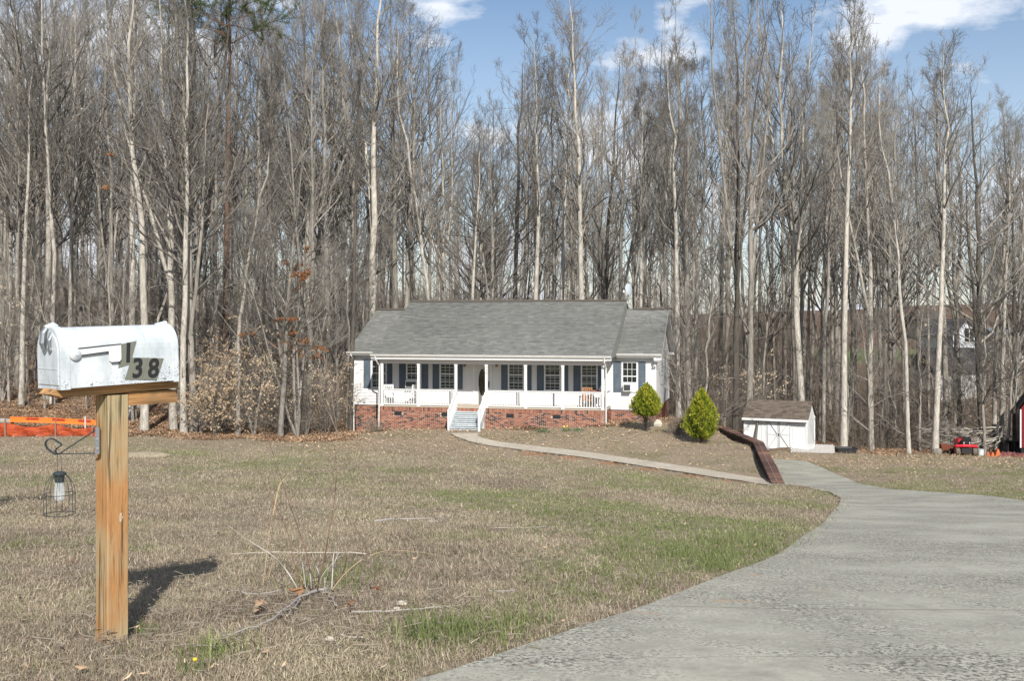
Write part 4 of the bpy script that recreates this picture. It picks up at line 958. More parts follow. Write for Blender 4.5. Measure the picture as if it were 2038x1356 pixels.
# windows: 3 x 4 panes behind white muntins, blinds, sills
zt, zb = 2.25, .83
def window(pl, pr_, full=True, ac=False, v=VW, blind=.6, seed=0, nm='window'):
    u0, u1 = U(pl, v), U(pr_, v); wv = v-.02; r = random.Random(seed); zlo = zb if not ac else zb+.42
    fr = MB(); t = .055
    fr.box(u0-.02, u1+.02, wv-.045, wv, zt, zt+.07); fr.box(u0-.03, u1+.03, wv-.06, wv, zb-.05, zb)
    fr.box(u0-.02, u0+t, wv-.045, wv, zb, zt); fr.box(u1-t, u1+.02, wv-.045, wv, zb, zt)
    zm_ = (zt+zb)/2+.02 if not ac else zb+.74
    fr.box(u0+t, u1-t, wv-.04, wv, zm_-.025, zm_+.025)
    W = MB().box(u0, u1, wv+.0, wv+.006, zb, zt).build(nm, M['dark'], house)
    fr.build('frame', M['trim'], W)
    gx = [u0+t+(u1-u0-2*t)*k/3 for k in range(4)]
    rows = [(zm_+.025, zt, 2), (zlo+.02, zm_-.025, 2 if not ac else 1)]
    if ac: fr2 = MB().box(u0+t, u1-t, wv-.035, wv, zlo-.02, zlo+.02).build('frame', M['trim'], W)
    mu = MB()
    for a, b, n in rows:
        for k in (1, 2): mu.box(gx[k]-.009, gx[k]+.009, wv-.034, wv-.022, a, b)
        for k in range(1, n): mu.box(gx[0], gx[3], wv-.0335, wv-.0225, a+(b-a)*k/n-.009, a+(b-a)*k/n+.009)
    mu.build('muntin', M['trim'], W)
    for a, b, n in rows:
        for c_ in range(3):
            for k in range(n):
                za, zb_ = a+(b-a)*k/n, a+(b-a)*(k+1)/n
                MB().box(gx[c_]+.01, gx[c_+1]-.01, wv-.03, wv-.027, za+.01, zb_-.01).build('pane', M['glass'], W)
    bl = MB(); z = zt-.03; zl = zt-(zt-zlo)*blind
    while z > zl: bl.beam((gx[0], wv-.012, z), (gx[3], wv-.012, z), .012, .016, up=(0, .8, 1)); z -= .048
    if blind > .05: bl.build('blind', M['blind'], W)
    if ac:
        A = MB().box(u0+.10, u1-.30, wv-.34, wv, zb+.0, zb+.36).build('air_conditioner', M['trim'], W) if ac == 1 else MB().box(u0+.04, u1-.16, wv-.34, wv, zb+.02, zb+.38).build('air_conditioner', M['trim'], W)
        MB().box(u0+t, u1-t, wv-.02, wv-.004, zb, zlo).build('filler_panel', M['trim'], W)
        gm = MB(); a, b = (u0+.13, u1-.33) if ac == 1 else (u0+.07, u1-.19)
        for k in range(14): gm.box(a, b, wv-.352, wv-.342, zb+.045+k*.021, zb+.056+k*.021)
        gm.build('grille', M['vent'], W)
        MB().box(a, b, wv-.3425, wv-.3405, zb+.035, zb+.335).build('grille_back', mat('grey_grille', (.22, .23, .23), .6), W)
    return W
window(740, 770, blind=.95, seed=1); window(809.5, 838.5, ac=2, blind=0, seed=2); window(876, 906, blind=.0, seed=3)
window(1012, 1043, blind=.55, seed=4); w5 = window(1084, 1116, blind=.3, seed=5); window(1157, 1189, blind=.95, seed=6); window(1238, 1269, ac=1, blind=.95, seed=7)
# paper notice in a window
MB().box(U(1088, VW)+.08, U(1112, VW), VW-.047, VW-.044, 1.75, 2.16).build('paper_notice', mat('grey_paper', (.45, .42, .38), .8), w5)
def shutter(pl, pr_):
    u0, u1 = U(pl, VW), U(pr_, VW); z0, z1 = zb-.05, zt+.06; S = MB().box(u0, u1, VW-.045, VW-.012, z0, z1).build('shutter', M['shutter'], house)
    m = MB(); e = .05; zm_ = z0+(z1-z0)*.53
    for a, b in ((z0, z0+.09), (zm_-.04, zm_+.04), (z1-.07, z1)): m.box(u0, u1, VW-.062, VW-.0455, a, b)
    for a, b in ((u0, u0+e), (u1-e, u1)):
        for c_, d_ in ((z0+.09, zm_-.04), (zm_+.04, z1-.07)): m.box(a, b, VW-.062, VW-.0455, c_, d_)
    m.build('shutter_frame', M['shutter'], S)
    for a, b in ((z0+.11, zm_-.06), (zm_+.06, z1-.09)): MB().box(u0+e+.03, u1-e-.03, VW-.056, VW-.0455, a, b).build('raised_panel', M['shutter'], S)
for a, b in ((724.5, 737.5), (768, 781), (795, 808), (840, 852.5), (861.5, 874.5), (908, 921), (998, 1011), (1045, 1058), (1069, 1082.5), (1118, 1131), (1141.5, 1155.5), (1190.5, 1203), (1221, 1236), (1271, 1285)): shutter(a, b)
# front door with oval light
du0, du1 = U(945, VW), U(976, VW); dz = 2.14
dr = MB().box(du0, du1, VW-.05, VW-.012, .02, dz).build('front_door', m_paint('grey_white_door', (.55, .55, .54), .5), house)
fr = MB(); fr.box(du0-.09, du0, VW-.065, VW-.01, .02, dz+.08); fr.box(du1, du1+.09, VW-.065, VW-.01, .02, dz+.08); fr.box(du0, du1, VW-.065, VW-.01, dz, dz+.08); fr.build('door_frame', M['trim'], dr)
uc = (du0+du1)/2+.0; ov = []
n = 28; Vv = [(uc+.205*math.cos(2*PI*k/n), VW-.056, 1.16+.70*math.sin(2*PI*k/n)) for k in range(n)]
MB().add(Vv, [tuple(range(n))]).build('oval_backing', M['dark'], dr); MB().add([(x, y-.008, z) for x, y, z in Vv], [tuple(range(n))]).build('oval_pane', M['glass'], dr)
m = MB(); m.tube([(uc+.22*math.cos(2*PI*k/n), VW-.062, 1.16+.72*math.sin(2*PI*k/n)) for k in range(n+1)], .018, 5, False); m.build('oval_rim', M['trim'], dr)
m = MB()
for k in range(-4, 5):
    for s in (1, -1):
        zc = 1.16+k*.16; hw = .19*math.sqrt(max(0, 1-((zc-1.16)/.68)**2)); 
        if hw > .03: m.tube([(uc-hw*s, VW-.066, zc-.1), (uc, VW-.066, zc+.04), (uc+hw*s*.6, VW-.066, zc+.12)], .005, 4, False)
m.build('leaded_caming', mat('brass_caming', (.35, .30, .18), .35, .8), dr)
m = MB().box(du1-.10, du1-.05, VW-.09, VW-.05, .98, 1.22); m.cyl((du1-.075, VW-.1, .93), (du1-.075, VW-.05, .93), .035); m.build('door_handle', M['vent'], dr)
for px in (926, 989.5):
    u = U(px, VW); m = MB().box(u-.05, u+.05, VW-.05, VW-.02, 2.05, 2.15); m.tube([(u, VW-.16, 2.22), (u, VW-.16, 2.19), (u, VW-.16, 1.97)], [.02, .075, .05], 6); m.beam((u, VW-.04, 2.12), (u, VW-.14, 2.2), .02, .02)
    m.build('porch_light', mat('aged_brass', (.22, .13, .05), .4, .7), house)
# corner floodlight at the right wing, hose bib at the left wing, meter strip
m = MB(); m.box(wR-.06, wR+.04, VE+.0, VE+.12, 2.38, 2.54)
for dx in (.06, .16): m.tube([(wR+dx, VE-.06, 2.44), (wR+dx, VE-.16, 2.36)], [.03, .06], 8)
m.build('floodlight', M['trim'], house)
u = U(726, VW); MB().box(u-.08, u+.06, VW-.09, VW-.02, .0, .22).build('outlet_box', mat('grey_plastic', (.42, .43, .44), .5), house)
# electric conduit low on the right side wall
MB().beam((wR+.03, 6.6, -.1), (wR+.03, 8.2, .75), .03, .04).build('conduit', mat('grey_pipe', (.35, .36, .37), .5), house)

# ---- satellite dish on the roof end
p = HW(eR-.05, VR-.15, 0); dsh = thing('satellite_dish', 'grey satellite dish mounted at the right end of the main roof ridge', 'satellite dish', (p[0], p[1], ZF+zMR-.1))
m = MB(); m.tube([(0, 0, 0), (.12, -.05, .35), (.20, -.08, .62)], .022, 8); m.tube([(-.05, .0, -.3), (.08, -.04, .28)], .014, 6); m.build('mast', mat('galvanised_steel', (.4, .4, .4), .4, .8), dsh)
n, rings = 24, 4; V_ = [(0, 0, 0)]; F_ = []
for r_ in range(1, rings+1):
    for k in range(n):
        t = 2*PI*k/n; a = .30*r_/rings; V_.append((a*math.cos(t)*.92, a*a*.7, a*math.sin(t)*1.12))
for k in range(n):
    F_.append((0, 1+k, 1+(k+1) % n))
    for r_ in range(rings-1): F_.append((1+r_*n+k, 1+(r_+1)*n+k, 1+(r_+1)*n+(k+1) % n, 1+r_*n+(k+1) % n))
dd_ = MB().add(V_, F_).mesh('reflector', mat('grey_dish_paint', (.38, .42, .46), .5), True)
# opening toward the sky, turned to the left
link('reflector', dd_, dsh, (.19, -.12, .72), (math.radians(-14), math.radians(22), math.radians(38)))
m = MB(); m.tube([(.14, -.1, .42), (-.08, -.38, .46), (-.16, -.42, .56)], .013, 6); m.box(-.2, -.12, -.46, -.38, .52, .64); m.build('feed_arm', M['trim'], dsh)

# ---- porch furniture
def chair(u, v, rz, wood, label, nm='porch_chair', hgt=1.0):
    p = HW(u, v); c = thing(nm, label, 'chair', (p[0], p[1], ZF+.02), rz-PSI)
    mm = wood
    for x in (-.24, .24):
        MB().beam((x, -.22, 0), (x, -.24, .56), .04, .04).build('leg', mm, c); MB().beam((x, .22, 0), (x, .32, hgt), .04, .04).build('leg', mm, c)
        MB().box(x-.04, x+.04, -.28, .28, .56, .59).build('armrest', mm, c)
    MB().box(-.26, .26, -.25, .25, .36, .41).build('seat', mm, c)
    m = MB()
    for k in range(5): m.beam((-.2+k*.1, .23, .42), (-.2+k*.1, .31, hgt-.04), .06, .015)
    m.beam((-.26, .31, hgt-.04), (.26, .31, hgt-.04), .03, .07); m.build('backrest', mm, c); return c
chair(U(775, 1.0), 1.0, .5, M['trim'], 'white porch chair at the left end of the porch behind the railing')
chair(U(820, 1.1), 1.1, -.4, M['trim'], 'white porch chair in front of the porch air conditioner')
chair(U(1168, 1.0), 1.0, .1, M['oakwood'], 'brown wooden chair at the right end of the porch')
p = HW(U(1187, 1.1), 1.1); t_ = thing('side_table', 'small reddish table beside the brown porch chair', 'table', (p[0], p[1], ZF+.02), -PSI)
MB().box(-.3, .3, -.25, .25, .84, .88).build('tabletop', mat('reddish_wood', (.30, .12, .09), .6), t_)
for x in (-.26, .26):
    for y in (-.2, .2): MB().box(x-.02, x+.02, y-.02, y+.02, 0, .84).build('leg', M['oakwood'], t_)

# ================================================================== brick capped retaining wall
M['capbrick'] = m_tint('weathered_cap_brick', [(.1, (.03, .022, .022)), (.35, (.085, .045, .036)), (.62, (.13, .075, .058)), (.82, (.22, .12, .075)), (.95, (.34, .22, .14))], .9, .4, 12, .3)
rw = thing('retaining_wall', 'low brick capped retaining wall running down beside the driveway', 'wall')
zc = [-5.60, E(1509, 880, 42.5)[2], E(1441, 852, 49.5)[2], E(1402, 850, 51.6)[2]-.02, -5.12]
cap = [np.array([*WALL[i], zc[i]]) for i in range(5)]
zc[0] = E(1550, 961, 34.6)[2]; cap[0][2] = zc[0]
def off_pts(w_):
    o = []
    for i, p in enumerate(cap):
        n_ = []
        for a, b in ((i-1, i), (i, i+1)):
            if a < 0 or b >= len(cap): continue
            d_ = cap[b][:2]-cap[a][:2]; d_ = d_/np.hypot(*d_); n_.append(np.array([-d_[1], d_[0]]))
        nn = sum(n_); nn = nn/np.hypot(*nn); k_ = 1/max(.5, nn@n_[0]); o.append(np.array([*(p[:2]+nn*w_*k_), p[2]]))
    return o
core = MB(); A_ = off_pts(-.17); B_ = off_pts(.17)
for i in range(4):
    a, b, c_, d_ = A_[i], A_[i+1], B_[i+1], B_[i]; lo = 2.2
    v8 = [(*a[:2], a[2]-.08), (*b[:2], b[2]-.08), (*c_[:2], c_[2]-.08), (*d_[:2], d_[2]-.08)]; v8 += [(x, y, z-lo) for x, y, z in v8]
    core.add(v8, [(0, 1, 2, 3), (7, 6, 5, 4), (0, 4, 5, 1), (1, 5, 6, 2), (2, 6, 7, 3), (3, 7, 4, 0)])
core.build('wall_core', M['capbrick'], rw)
capm = MB(); r = random.Random(4)
cm = [mat_ for mat_ in ()]
nbr = 0; stf = MB()
for i in range(4):
    a, b = cap[i], cap[i+1]; L = np.linalg.norm(b-a); n = max(1, int(L/.078)); d_ = (b-a)/L; nx = np.array([-d_[1], d_[0], 0]); nx = nx/np.linalg.norm(nx)
    tone_b = [.42+.2*math.sin(k*.11+i)+.12*math.sin(k*.37)+r.gauss(0, .13) for k in range(n)]
    for k in range(n):
        for s0, s1 in ((-.215, -.006), (.006, .215)):
            p = a+d_*(k*L/n+.004); q_ = a+d_*((k+1)*L/n-.004); h = r.random()*.006
            c8 = [p+nx*s0, p+nx*s1, q_+nx*s1, q_+nx*s0]; v8 = [(x, y, z+h) for x, y, z in c8]+[(x, y, z-.085) for x, y, z in c8]
            stf.add(v8, [(0, 1, 2, 3), (0, 4, 5, 1), (1, 5, 6, 2), (2, 6, 7, 3), (3, 7, 4, 0)], min(.98, max(.02, tone_b[k]+(.08 if s0 < 0 else -.05)))); nbr += 1
tag(stf.build('cap_brick', M['capbrick'], rw), kind='stuff')
mo = MB()
for i in range(4):
    a, b = cap[i].copy(), cap[i+1].copy(); a[2] -= .012; b[2] -= .012; mo.beam(a, b, .36, .02)
mo.build('cap_mortar', mat('cap_mortar', (.34, .30, .26), .9), rw)
# ================================================================== mailbox on its post
AX = math.radians(49.7)                       # heading of the box axis
a3 = Vector((math.cos(AX), math.sin(AX), 0))
def wood(name, ends=False):
    m = mat(name, rough=.85, spec=.15); q = NT(m)
    v = q.coord('Object', (1, 1, .045)); gr = q.noise(v, 62, 6, .7, .8); cr_ = q.noise(q.coord('Object', (1, 1, .03)), 44, 4, .6, .5); big = q.noise(q.coord('Object', (1, 1, .5)), 4.5, 3)
    c = q.ramp(gr, [(.3, (.20, .09, .035)), (.47, (.42, .22, .09)), (.56, (.30, .16, .07)), (.7, (.55, .33, .155))])
    c = q.mix(q.ramp(big, [(.40, (0,)*3), (.58, (.85,)*3)]), c, q.ramp(gr, [(.3, (.14, .115, .06)), (.5, (.36, .31, .19)), (.7, (.44, .37, .23))]))
    c = q.mix(q.ramp(cr_, [(.56, (0,)*3), (.64, (.9,)*3)]), c, (.08, .055, .03)); q.base(c); q.bump(gr, .5, .004); return m
M['post'] = wood('treated_pine')
def wood_h(name):
    m = mat(name, rough=.85, spec=.15); q = NT(m)
    v = q.coord('Object', (.05, 1, 1)); gr = q.noise(v, 40, 5, .6, 1.4); big = q.noise(q.coord('Object', (.6, 1, 1)), 6, 3)
    c = q.ramp(gr, [(.3, (.10, .055, .025)), (.46, (.34, .18, .075)), (.7, (.60, .34, .14))])
    c = q.mix(q.ramp(big, [(.4, (0,)*3), (.62, (.8,)*3)]), c, q.ramp(gr, [(.3, (.07, .05, .035)), (.7, (.30, .22, .13))])); q.base(c); q.bump(gr, .5, .004); return m
M['arm'] = wood_h('weathered_arm_pine')
def m_mailpaint():
    m = mat('chipped_white_enamel', rough=.42, spec=.5); q = NT(m); v = q.coord('Object')
    ch = q.noise(v, 130, 5, .7); reg = q.noise(v, 7, 3); dirt = q.noise(q.coord('Object', (1, 1, .35)), 9, 6, .7)
    sp = q.n('ShaderNodeSeparateXYZ'); q.l(q.coord('Object'), sp.inputs[0])
    low = q.n('ShaderNodeMapRange'); q.l(sp.outputs['Z'], low.inputs[0]); low.inputs['From Min'].default_value = .16; low.inputs['From Max'].default_value = .02; low.inputs['To Min'].default_value = -.05; low.inputs['To Max'].default_value = .055
    f_ = q.math('ADD', q.math('ADD', ch, q.math('MULTIPLY', q.math('SUBTRACT', reg, .5), .22)), low.outputs[0])
    c = q.mix(q.ramp(dirt, [(.42, (0,)*3), (.66, (.9,)*3)]), (.58, .61, .63), (.37, .42, .45))
    c = q.mix(q.ramp(f_, [(.655, (0,)*3), (.67, (1,)*3)]), c, (.05, .055, .06)); q.base(c); q.bump(q.noise(v, 5, 3), .35, .02); return m
M['enamel'] = m_mailpaint()
M['steel'] = mat('dull_steel', (.30, .32, .34), .45, .8); M['iron'] = mat('painted_iron', (.045, .055, .06), .5, .3)
M['plate'] = mat('olive_number_plate', (.20, .205, .165), .45, .3); M['digit'] = mat('number_plate_black', (.022, .022, .024), .5)
def mailpost(x, y, zt_, numbers=True, label='', label2=''):
    zg = gz(x, y); H = zt_-zg
    post = thing('mailbox_post', label2, 'post', (x, y, zg-.05), AX+math.radians(2))
    m = MB(); s = .0475; b_ = .004
    pl = [(-s+b_, -s), (s-b_, -s), (s, -s+b_), (s, s-b_), (s-b_, s), (-s+b_, s), (-s, s-b_), (-s, -s+b_)]; n = 8
    m.add([(px_, py_, z) for z in (0, H+.05) for px_, py_ in pl], [tuple(range(7, -1, -1)), tuple(range(8, 16))]+[(i, (i+1) % 8, (i+1) % 8+8, i+8) for i in range(8)])
    m.build('post', M['post'], post)
    if numbers:
        rk_ = random.Random(2); zk = -.827-(zg-.05); K_ = [(.012+.0085*math.cos(t)*rk_.uniform(.6, 1.2), -.0489, zk+.020*math.sin(t)*rk_.uniform(.7, 1.2)) for t in np.linspace(0, 2*PI, 12)[:-1]]
        MB().add(K_+[(x_, -.0470, z_) for x_, y_, z_ in K_], [tuple(range(11))]+[(i, i+11, (i+1) % 11+11, (i+1) % 11) for i in range(11)]).build('knot', m_paint('torn_knot', (.50, .40, .28), .9, (.16, .10, .06), .9, 90), post)
    # horizontal arms: long upper arm with an angled nose, short lower block behind the post
    e = Vector((math.cos(-math.radians(2)), math.sin(-math.radians(2)), 0))
    T = .0; top = H+.05
    u = MB(); u.add([(px_, py_, pz_) for py_ in (-.047, .047) for px_, pz_ in ((-.235, top+.002), (.285, top+.014), (.285, top+.050), (-.27, top+.038), (-.29, top+.018))], [(0, 1, 2, 3, 4), (9, 8, 7, 6, 5)]+[(i, i+5, (i+1) % 5+5, (i+1) % 5) for i in range(5)])
    u.build('upper_arm', M['arm'], post)
    l = MB(); l.box(.0485, .283, -.045, .045, top-.048, top+.006); l.build('lower_block', M['arm'], post)
    m = MB()
    m.tube([(.0, -.0488, top+.045), (.0, -.052, top+.045)], .006, 8); m.build('bolt', M['steel'], post)
    box = thing('mailbox', label, 'mailbox', (x, y, zt_+.046), AX)
    box.rotation_euler = (0, -math.radians(1.3), AX)
    W, Hh, L = .093, .241, .243
    prof = [(-W, 0), (W, 0), (W, Hh-W)]+[(W*math.cos(t), Hh-W+W*math.sin(t)) for t in np.linspace(0, PI, 17)[1:-1]]+[(-W, Hh-W)]
    def shell(x0, x1, g_=0.0, dz=0):
        m = MB(); n = len(prof); sc_ = 1+g_
        v = [(xx, yy*sc_, (zz-Hh/2)*sc_+Hh/2+dz) for xx in (x0, x1) for yy, zz in prof]
        m.add(v, [tuple(range(n)), tuple(range(2*n-1, n-1, -1))]+[(i+n, (i+1) % n+n, (i+1) % n, i) for i in range(n)]); return m
    b = shell(-L, L); bo = b.build('body', M['enamel'], box)
    d = shell(-L-.022, -L+.018, .035); dr_ = d.build('door', M['enamel'], box)
    d = shell(-L-.026, -L-.020, -.12, .0); d.build('door_panel', M['enamel'], dr_)
    m = MB(); m.box(-L-.0275, -L-.024, -W*.86, W*.86, .075, .080); m.build('door_crease', M['enamel'], dr_)
    shell(L-.012, L+.010, .045).build('rear_rim', M['enamel'], box)
    m = MB(); m.tube([(-L-.028, .0, Hh+.0), (-L-.042, .0, Hh-.02), (-L-.046, .0, Hh-.06), (-L-.040, .0, Hh-.085)], [.010, .012, .013, .009], 8); m.build('door_pull', M['steel'], dr_)
    m = MB(); m.tube([(-L-.02, -.03, Hh-.02), (-L-.034, -.03, Hh-.05), (-L-.03, -.03, Hh-.09)], [.008, .009, .006], 8); m.tube([(-L-.024, -.03, Hh-.088), (-L-.036, -.03, Hh-.088)], .011, 8); m.build('latch', M['steel'], dr_)
    m = MB(); m.tube([(-L+.01, 0, Hh+.0), (-L+.0, 0, Hh+.006), (-L-.035, 0, Hh+.001)], [.014, .016, .009], 8); m.build('top_hinge', M['enamel'], box)
    m = MB(); m.tube([(L-.04, 0, Hh-.002), (L+.012, 0, Hh+.002)], [.007, .014], 8); m.build('rear_tab', M['enamel'], box)
    ys = -W
    def rivet(xx, zz, r_=.007):
        m = MB(); m.tube([(xx, ys+.001, zz), (xx, ys-.004, zz), (xx, ys-.006, zz)], [r_, r_*.9, r_*.3], 10); m.build('rivet', M['enamel'], box)
    rivet(-L+.0, .018, .009); rivet(-.14, .015); rivet(.185, .015)
    # flag lying along the side, white painted, with dark seam lines above and below
    fl = MB()
    p0 = Vector((-.205, ys-.006, .105)); p1 = Vector((-.02, ys-.006, .1275))
    fl.add([(-.195, ys-.009, .130), (-.066, ys-.009, .140), (-.066, ys-.009, .104), (-.056, ys-.009, .095), (-.020, ys-.009, .096), (-.012, ys-.009, .105), (-.012, ys-.009, .166), (-.19, ys-.009, .155)], [(0, 1, 2, 3, 4, 5, 6, 7)])
    fo = fl.build('flag', mat('speckled_white_flag', (.66, .67, .68), .7), box)
    sm = MB(); sm.beam((-.195, ys-.009, .1565), (-.012, ys-.009, .1675), .004, .004); sm.beam((-.18, ys-.009, .129), (-.067, ys-.009, .1385), .004, .004); sm.beam((-.056, ys-.009, .093), (-.018, ys-.009, .094), .004, .003)
    sm.build('flag_edge', M['digit'], fo)
    m = MB(); m.tube([(-.205, ys+.001, .134), (-.205, ys-.010, .134), (-.205, ys-.016, .134)], [.024, .024, .012], 18); m.tube([(-.205, ys-.015, .134), (-.205, ys-.020, .134)], [.009, .006], 10); m.build('flag_pivot', M['enamel'], fo)
    if numbers:
        def plate(pts_, dgt, cx, cz, size, rot, shear, dy):
            p = MB(); y0 = ys-dy; n = len(pts_); p.add([(x_, y0, z_) for x_, z_ in pts_]+[(x_, ys-.0003, z_) for x_, z_ in pts_], [tuple(range(n))]+[(i, i+n, (i+1) % n+n, (i+1) % n) for i in range(n)])
            po = p.build('number_plate', M['plate'], box)
            t = text_mesh(dgt, size, M['digit'], size*.028, shear, .0004); o = link('number', t, po, (cx, y0-.0012, cz), (PI/2, -rot, 0)); o.scale = (.92, 1, 1)
        plate([(-.022, .069), (.031, .081), (.060, .177), (-.011, .166)], '1', .020, .126, .112, math.radians(0), .06, .0022)
        plate([(.005, .020), (.0805, .014), (.110, .104), (.038, .109)], '3', .058, .060, .112, math.radians(2), .14, .0034)
        plate([(.0815, .014), (.148, .008), (.183, .098), (.111, .104)], '8', .130, .055, .112, math.radians(2), .14, .0034)
    return post, box
PXC, PYC = XY(223, 4.305)
post, mbx = mailpost(PXC, PYC, -.316, True, 'old white chipped mailbox with number 138 on its side, on the wooden post', 'weathered square pine post with short arm under the white mailbox')
# bracket and lantern
bx, by = XY(193, 4.25); bz = E(0, 852, 4.25)[2]
br = thing('lantern_bracket', 'dark iron hook bracket screwed to the left edge of the mailbox post', 'bracket', (bx, by, bz))
k_ = 4.25/F
def BP(px, py): return ((px-193)*k_, 0, -(py-852)*k_)
def strap(pts_, w_=.012, t_=.004):
    m = MB()
    for a, b in zip(pts_[:-1], pts_[1:]):
        a = Vector(a); b = Vector(b); d = (b-a).normalized()*.0012; m.beam(a-d, b+d, w_, t_, up=(0, 1, 0) if False else (b-a).cross(Vector((0, 1, 0))))
    return m
m = MB(); m.box(-.002, .014, -.012, .001, BP(0, 904)[2], .004); m.build('back_plate', M['steel'], br)
for py in (874, 893):
    m = MB(); c = BP(0, py); m.tube([(.006, -.012, c[2]), (.006, -.016, c[2])], [.005, .003], 10); m.build('screw', mat('bright_screw', (.7, .7, .7), .3, .9), br)
strap([BP(197, 852), BP(118, 904)]).build('brace', M['iron'], br); strap([BP(197, 903), BP(113, 904)], .012, .003).build('arm', M['iron'], br)
strap([BP(*p) for p in ((118, 904), (111, 905), (101, 899), (94, 893), (90.5, 886), (91, 880), (95, 875.5), (101, 873.5), (108, 875), (115, 880), (122, 884.5))], .012, .004).build('hook', M['iron'], br)
strap([BP(*p) for p in ((122, 887), (113, 893), (110, 898), (112, 903))], .012, .004).build('hook_end', M['iron'], br)
lx, ly = XY(118.5, 4.25); lz = E(0, 904, 4.25)[2]
ln = thing('cage_lantern', 'small wire cage lantern with clear bulb hanging from the bracket hook', 'lantern', (lx, ly, lz))
LZ = lambda py: -(py-904)*k_
m = MB(); m.tube([(-.009, 0, 0), (-.009, 0, LZ(942))], .0011, 4); m.tube([(.001, 0, .0), (.006, .0, LZ(912)), (.008, 0, LZ(942))], .0011, 4); m.build('hanger', M['iron'], ln)
m = MB(); m.tube([(0, 0, LZ(940)), (0, 0, LZ(943)), (0, 0, LZ(946))], [.022, .028, .027], 14); m.tube([(0, 0, LZ(946)), (0, 0, LZ(960))], [.020, .019], 14); m.build('cap', M['iron'], ln)
m = MB(); m.tube([(0, 0, LZ(960)), (0, 0, LZ(963)), (0, 0, LZ(972)), (0, 0, LZ(984)), (0, 0, LZ(993)), (0, 0, LZ(998)), (0, 0, LZ(999.5))], [.015, .018, .0205, .0225, .0215, .013, .003], 16, False); 
gb = mat('bulb_glass'); b_ = gb.node_tree.nodes['Principled BSDF']; b_.inputs['Alpha'].default_value = .42; b_.inputs['Roughness'].default_value = .12; b_.inputs['Base Color'].default_value = (.62, .66, .68, 1)
m.build('bulb', gb, ln, True)
m = MB(); m.tube([(0, 0, LZ(960)), (0, 0, LZ(978))], [.008, .004], 8); m.build('filament_stem', M['steel'], ln)
m = MB(); R_ = .0605
for k in range(8):
    t = 2*PI*k/8+.25; c, s = math.cos(t), math.sin(t)
    m.tube([(c*r_, s*r_, LZ(z)) for r_, z in ((.020, 944), (.035, 950), (.048, 959), (.057, 970), (R_, 982), (R_, 1025))], .0014, 5)
m.ring((0, 0, LZ(984)), R_, .0014, 28); m.ring((0, 0, LZ(1024)), R_, .0016, 28); m.build('wire_cage', M['iron'], ln)
# mailbox added out of view at left, standing in for an unseen shadow caster
NX, NY = -5.24, 9.9
mailpost(NX, NY, gz(NX, NY)+1.05, False, 'plain white stand-in mailbox added outside the left edge of the view to cast a shadow', 'pine post of the stand-in mailbox, added outside the left edge to cast a shadow')

# ================================================================== evergreens and small plants by the house
def m_fol(name, stops, tr=.25, sc_=6):
    m = mat(name, rough=.65, spec=.25); q = NT(m); c = q.ramp(q.mix(.45, q.attr('tint'), q.noise(q.coord('World'), sc_, 3)), stops); q.base(c)
    s = q.n('ShaderNodeBsdfTranslucent'); q.l(c, s.inputs[0]); mx = q.n('ShaderNodeMixShader'); mx.inputs[0].default_value = tr
    q.l(q.b.outputs[0], mx.inputs[1]); q.l(s.outputs[0], mx.inputs[2]); q.l(mx.outputs[0], q.t.nodes['Material Output'].inputs['Surface']); return m
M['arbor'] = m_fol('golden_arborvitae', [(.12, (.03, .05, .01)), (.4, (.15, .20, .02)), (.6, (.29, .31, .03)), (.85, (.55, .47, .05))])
M['needle'] = m_fol('pine_needles', [(.2, (.03, .05, .015)), (.8, (.09, .13, .03))], .1)
M['daff'] = m_fol('daffodil_leaf', [(.2, (.05, .10, .05)), (.8, (.12, .22, .10))])
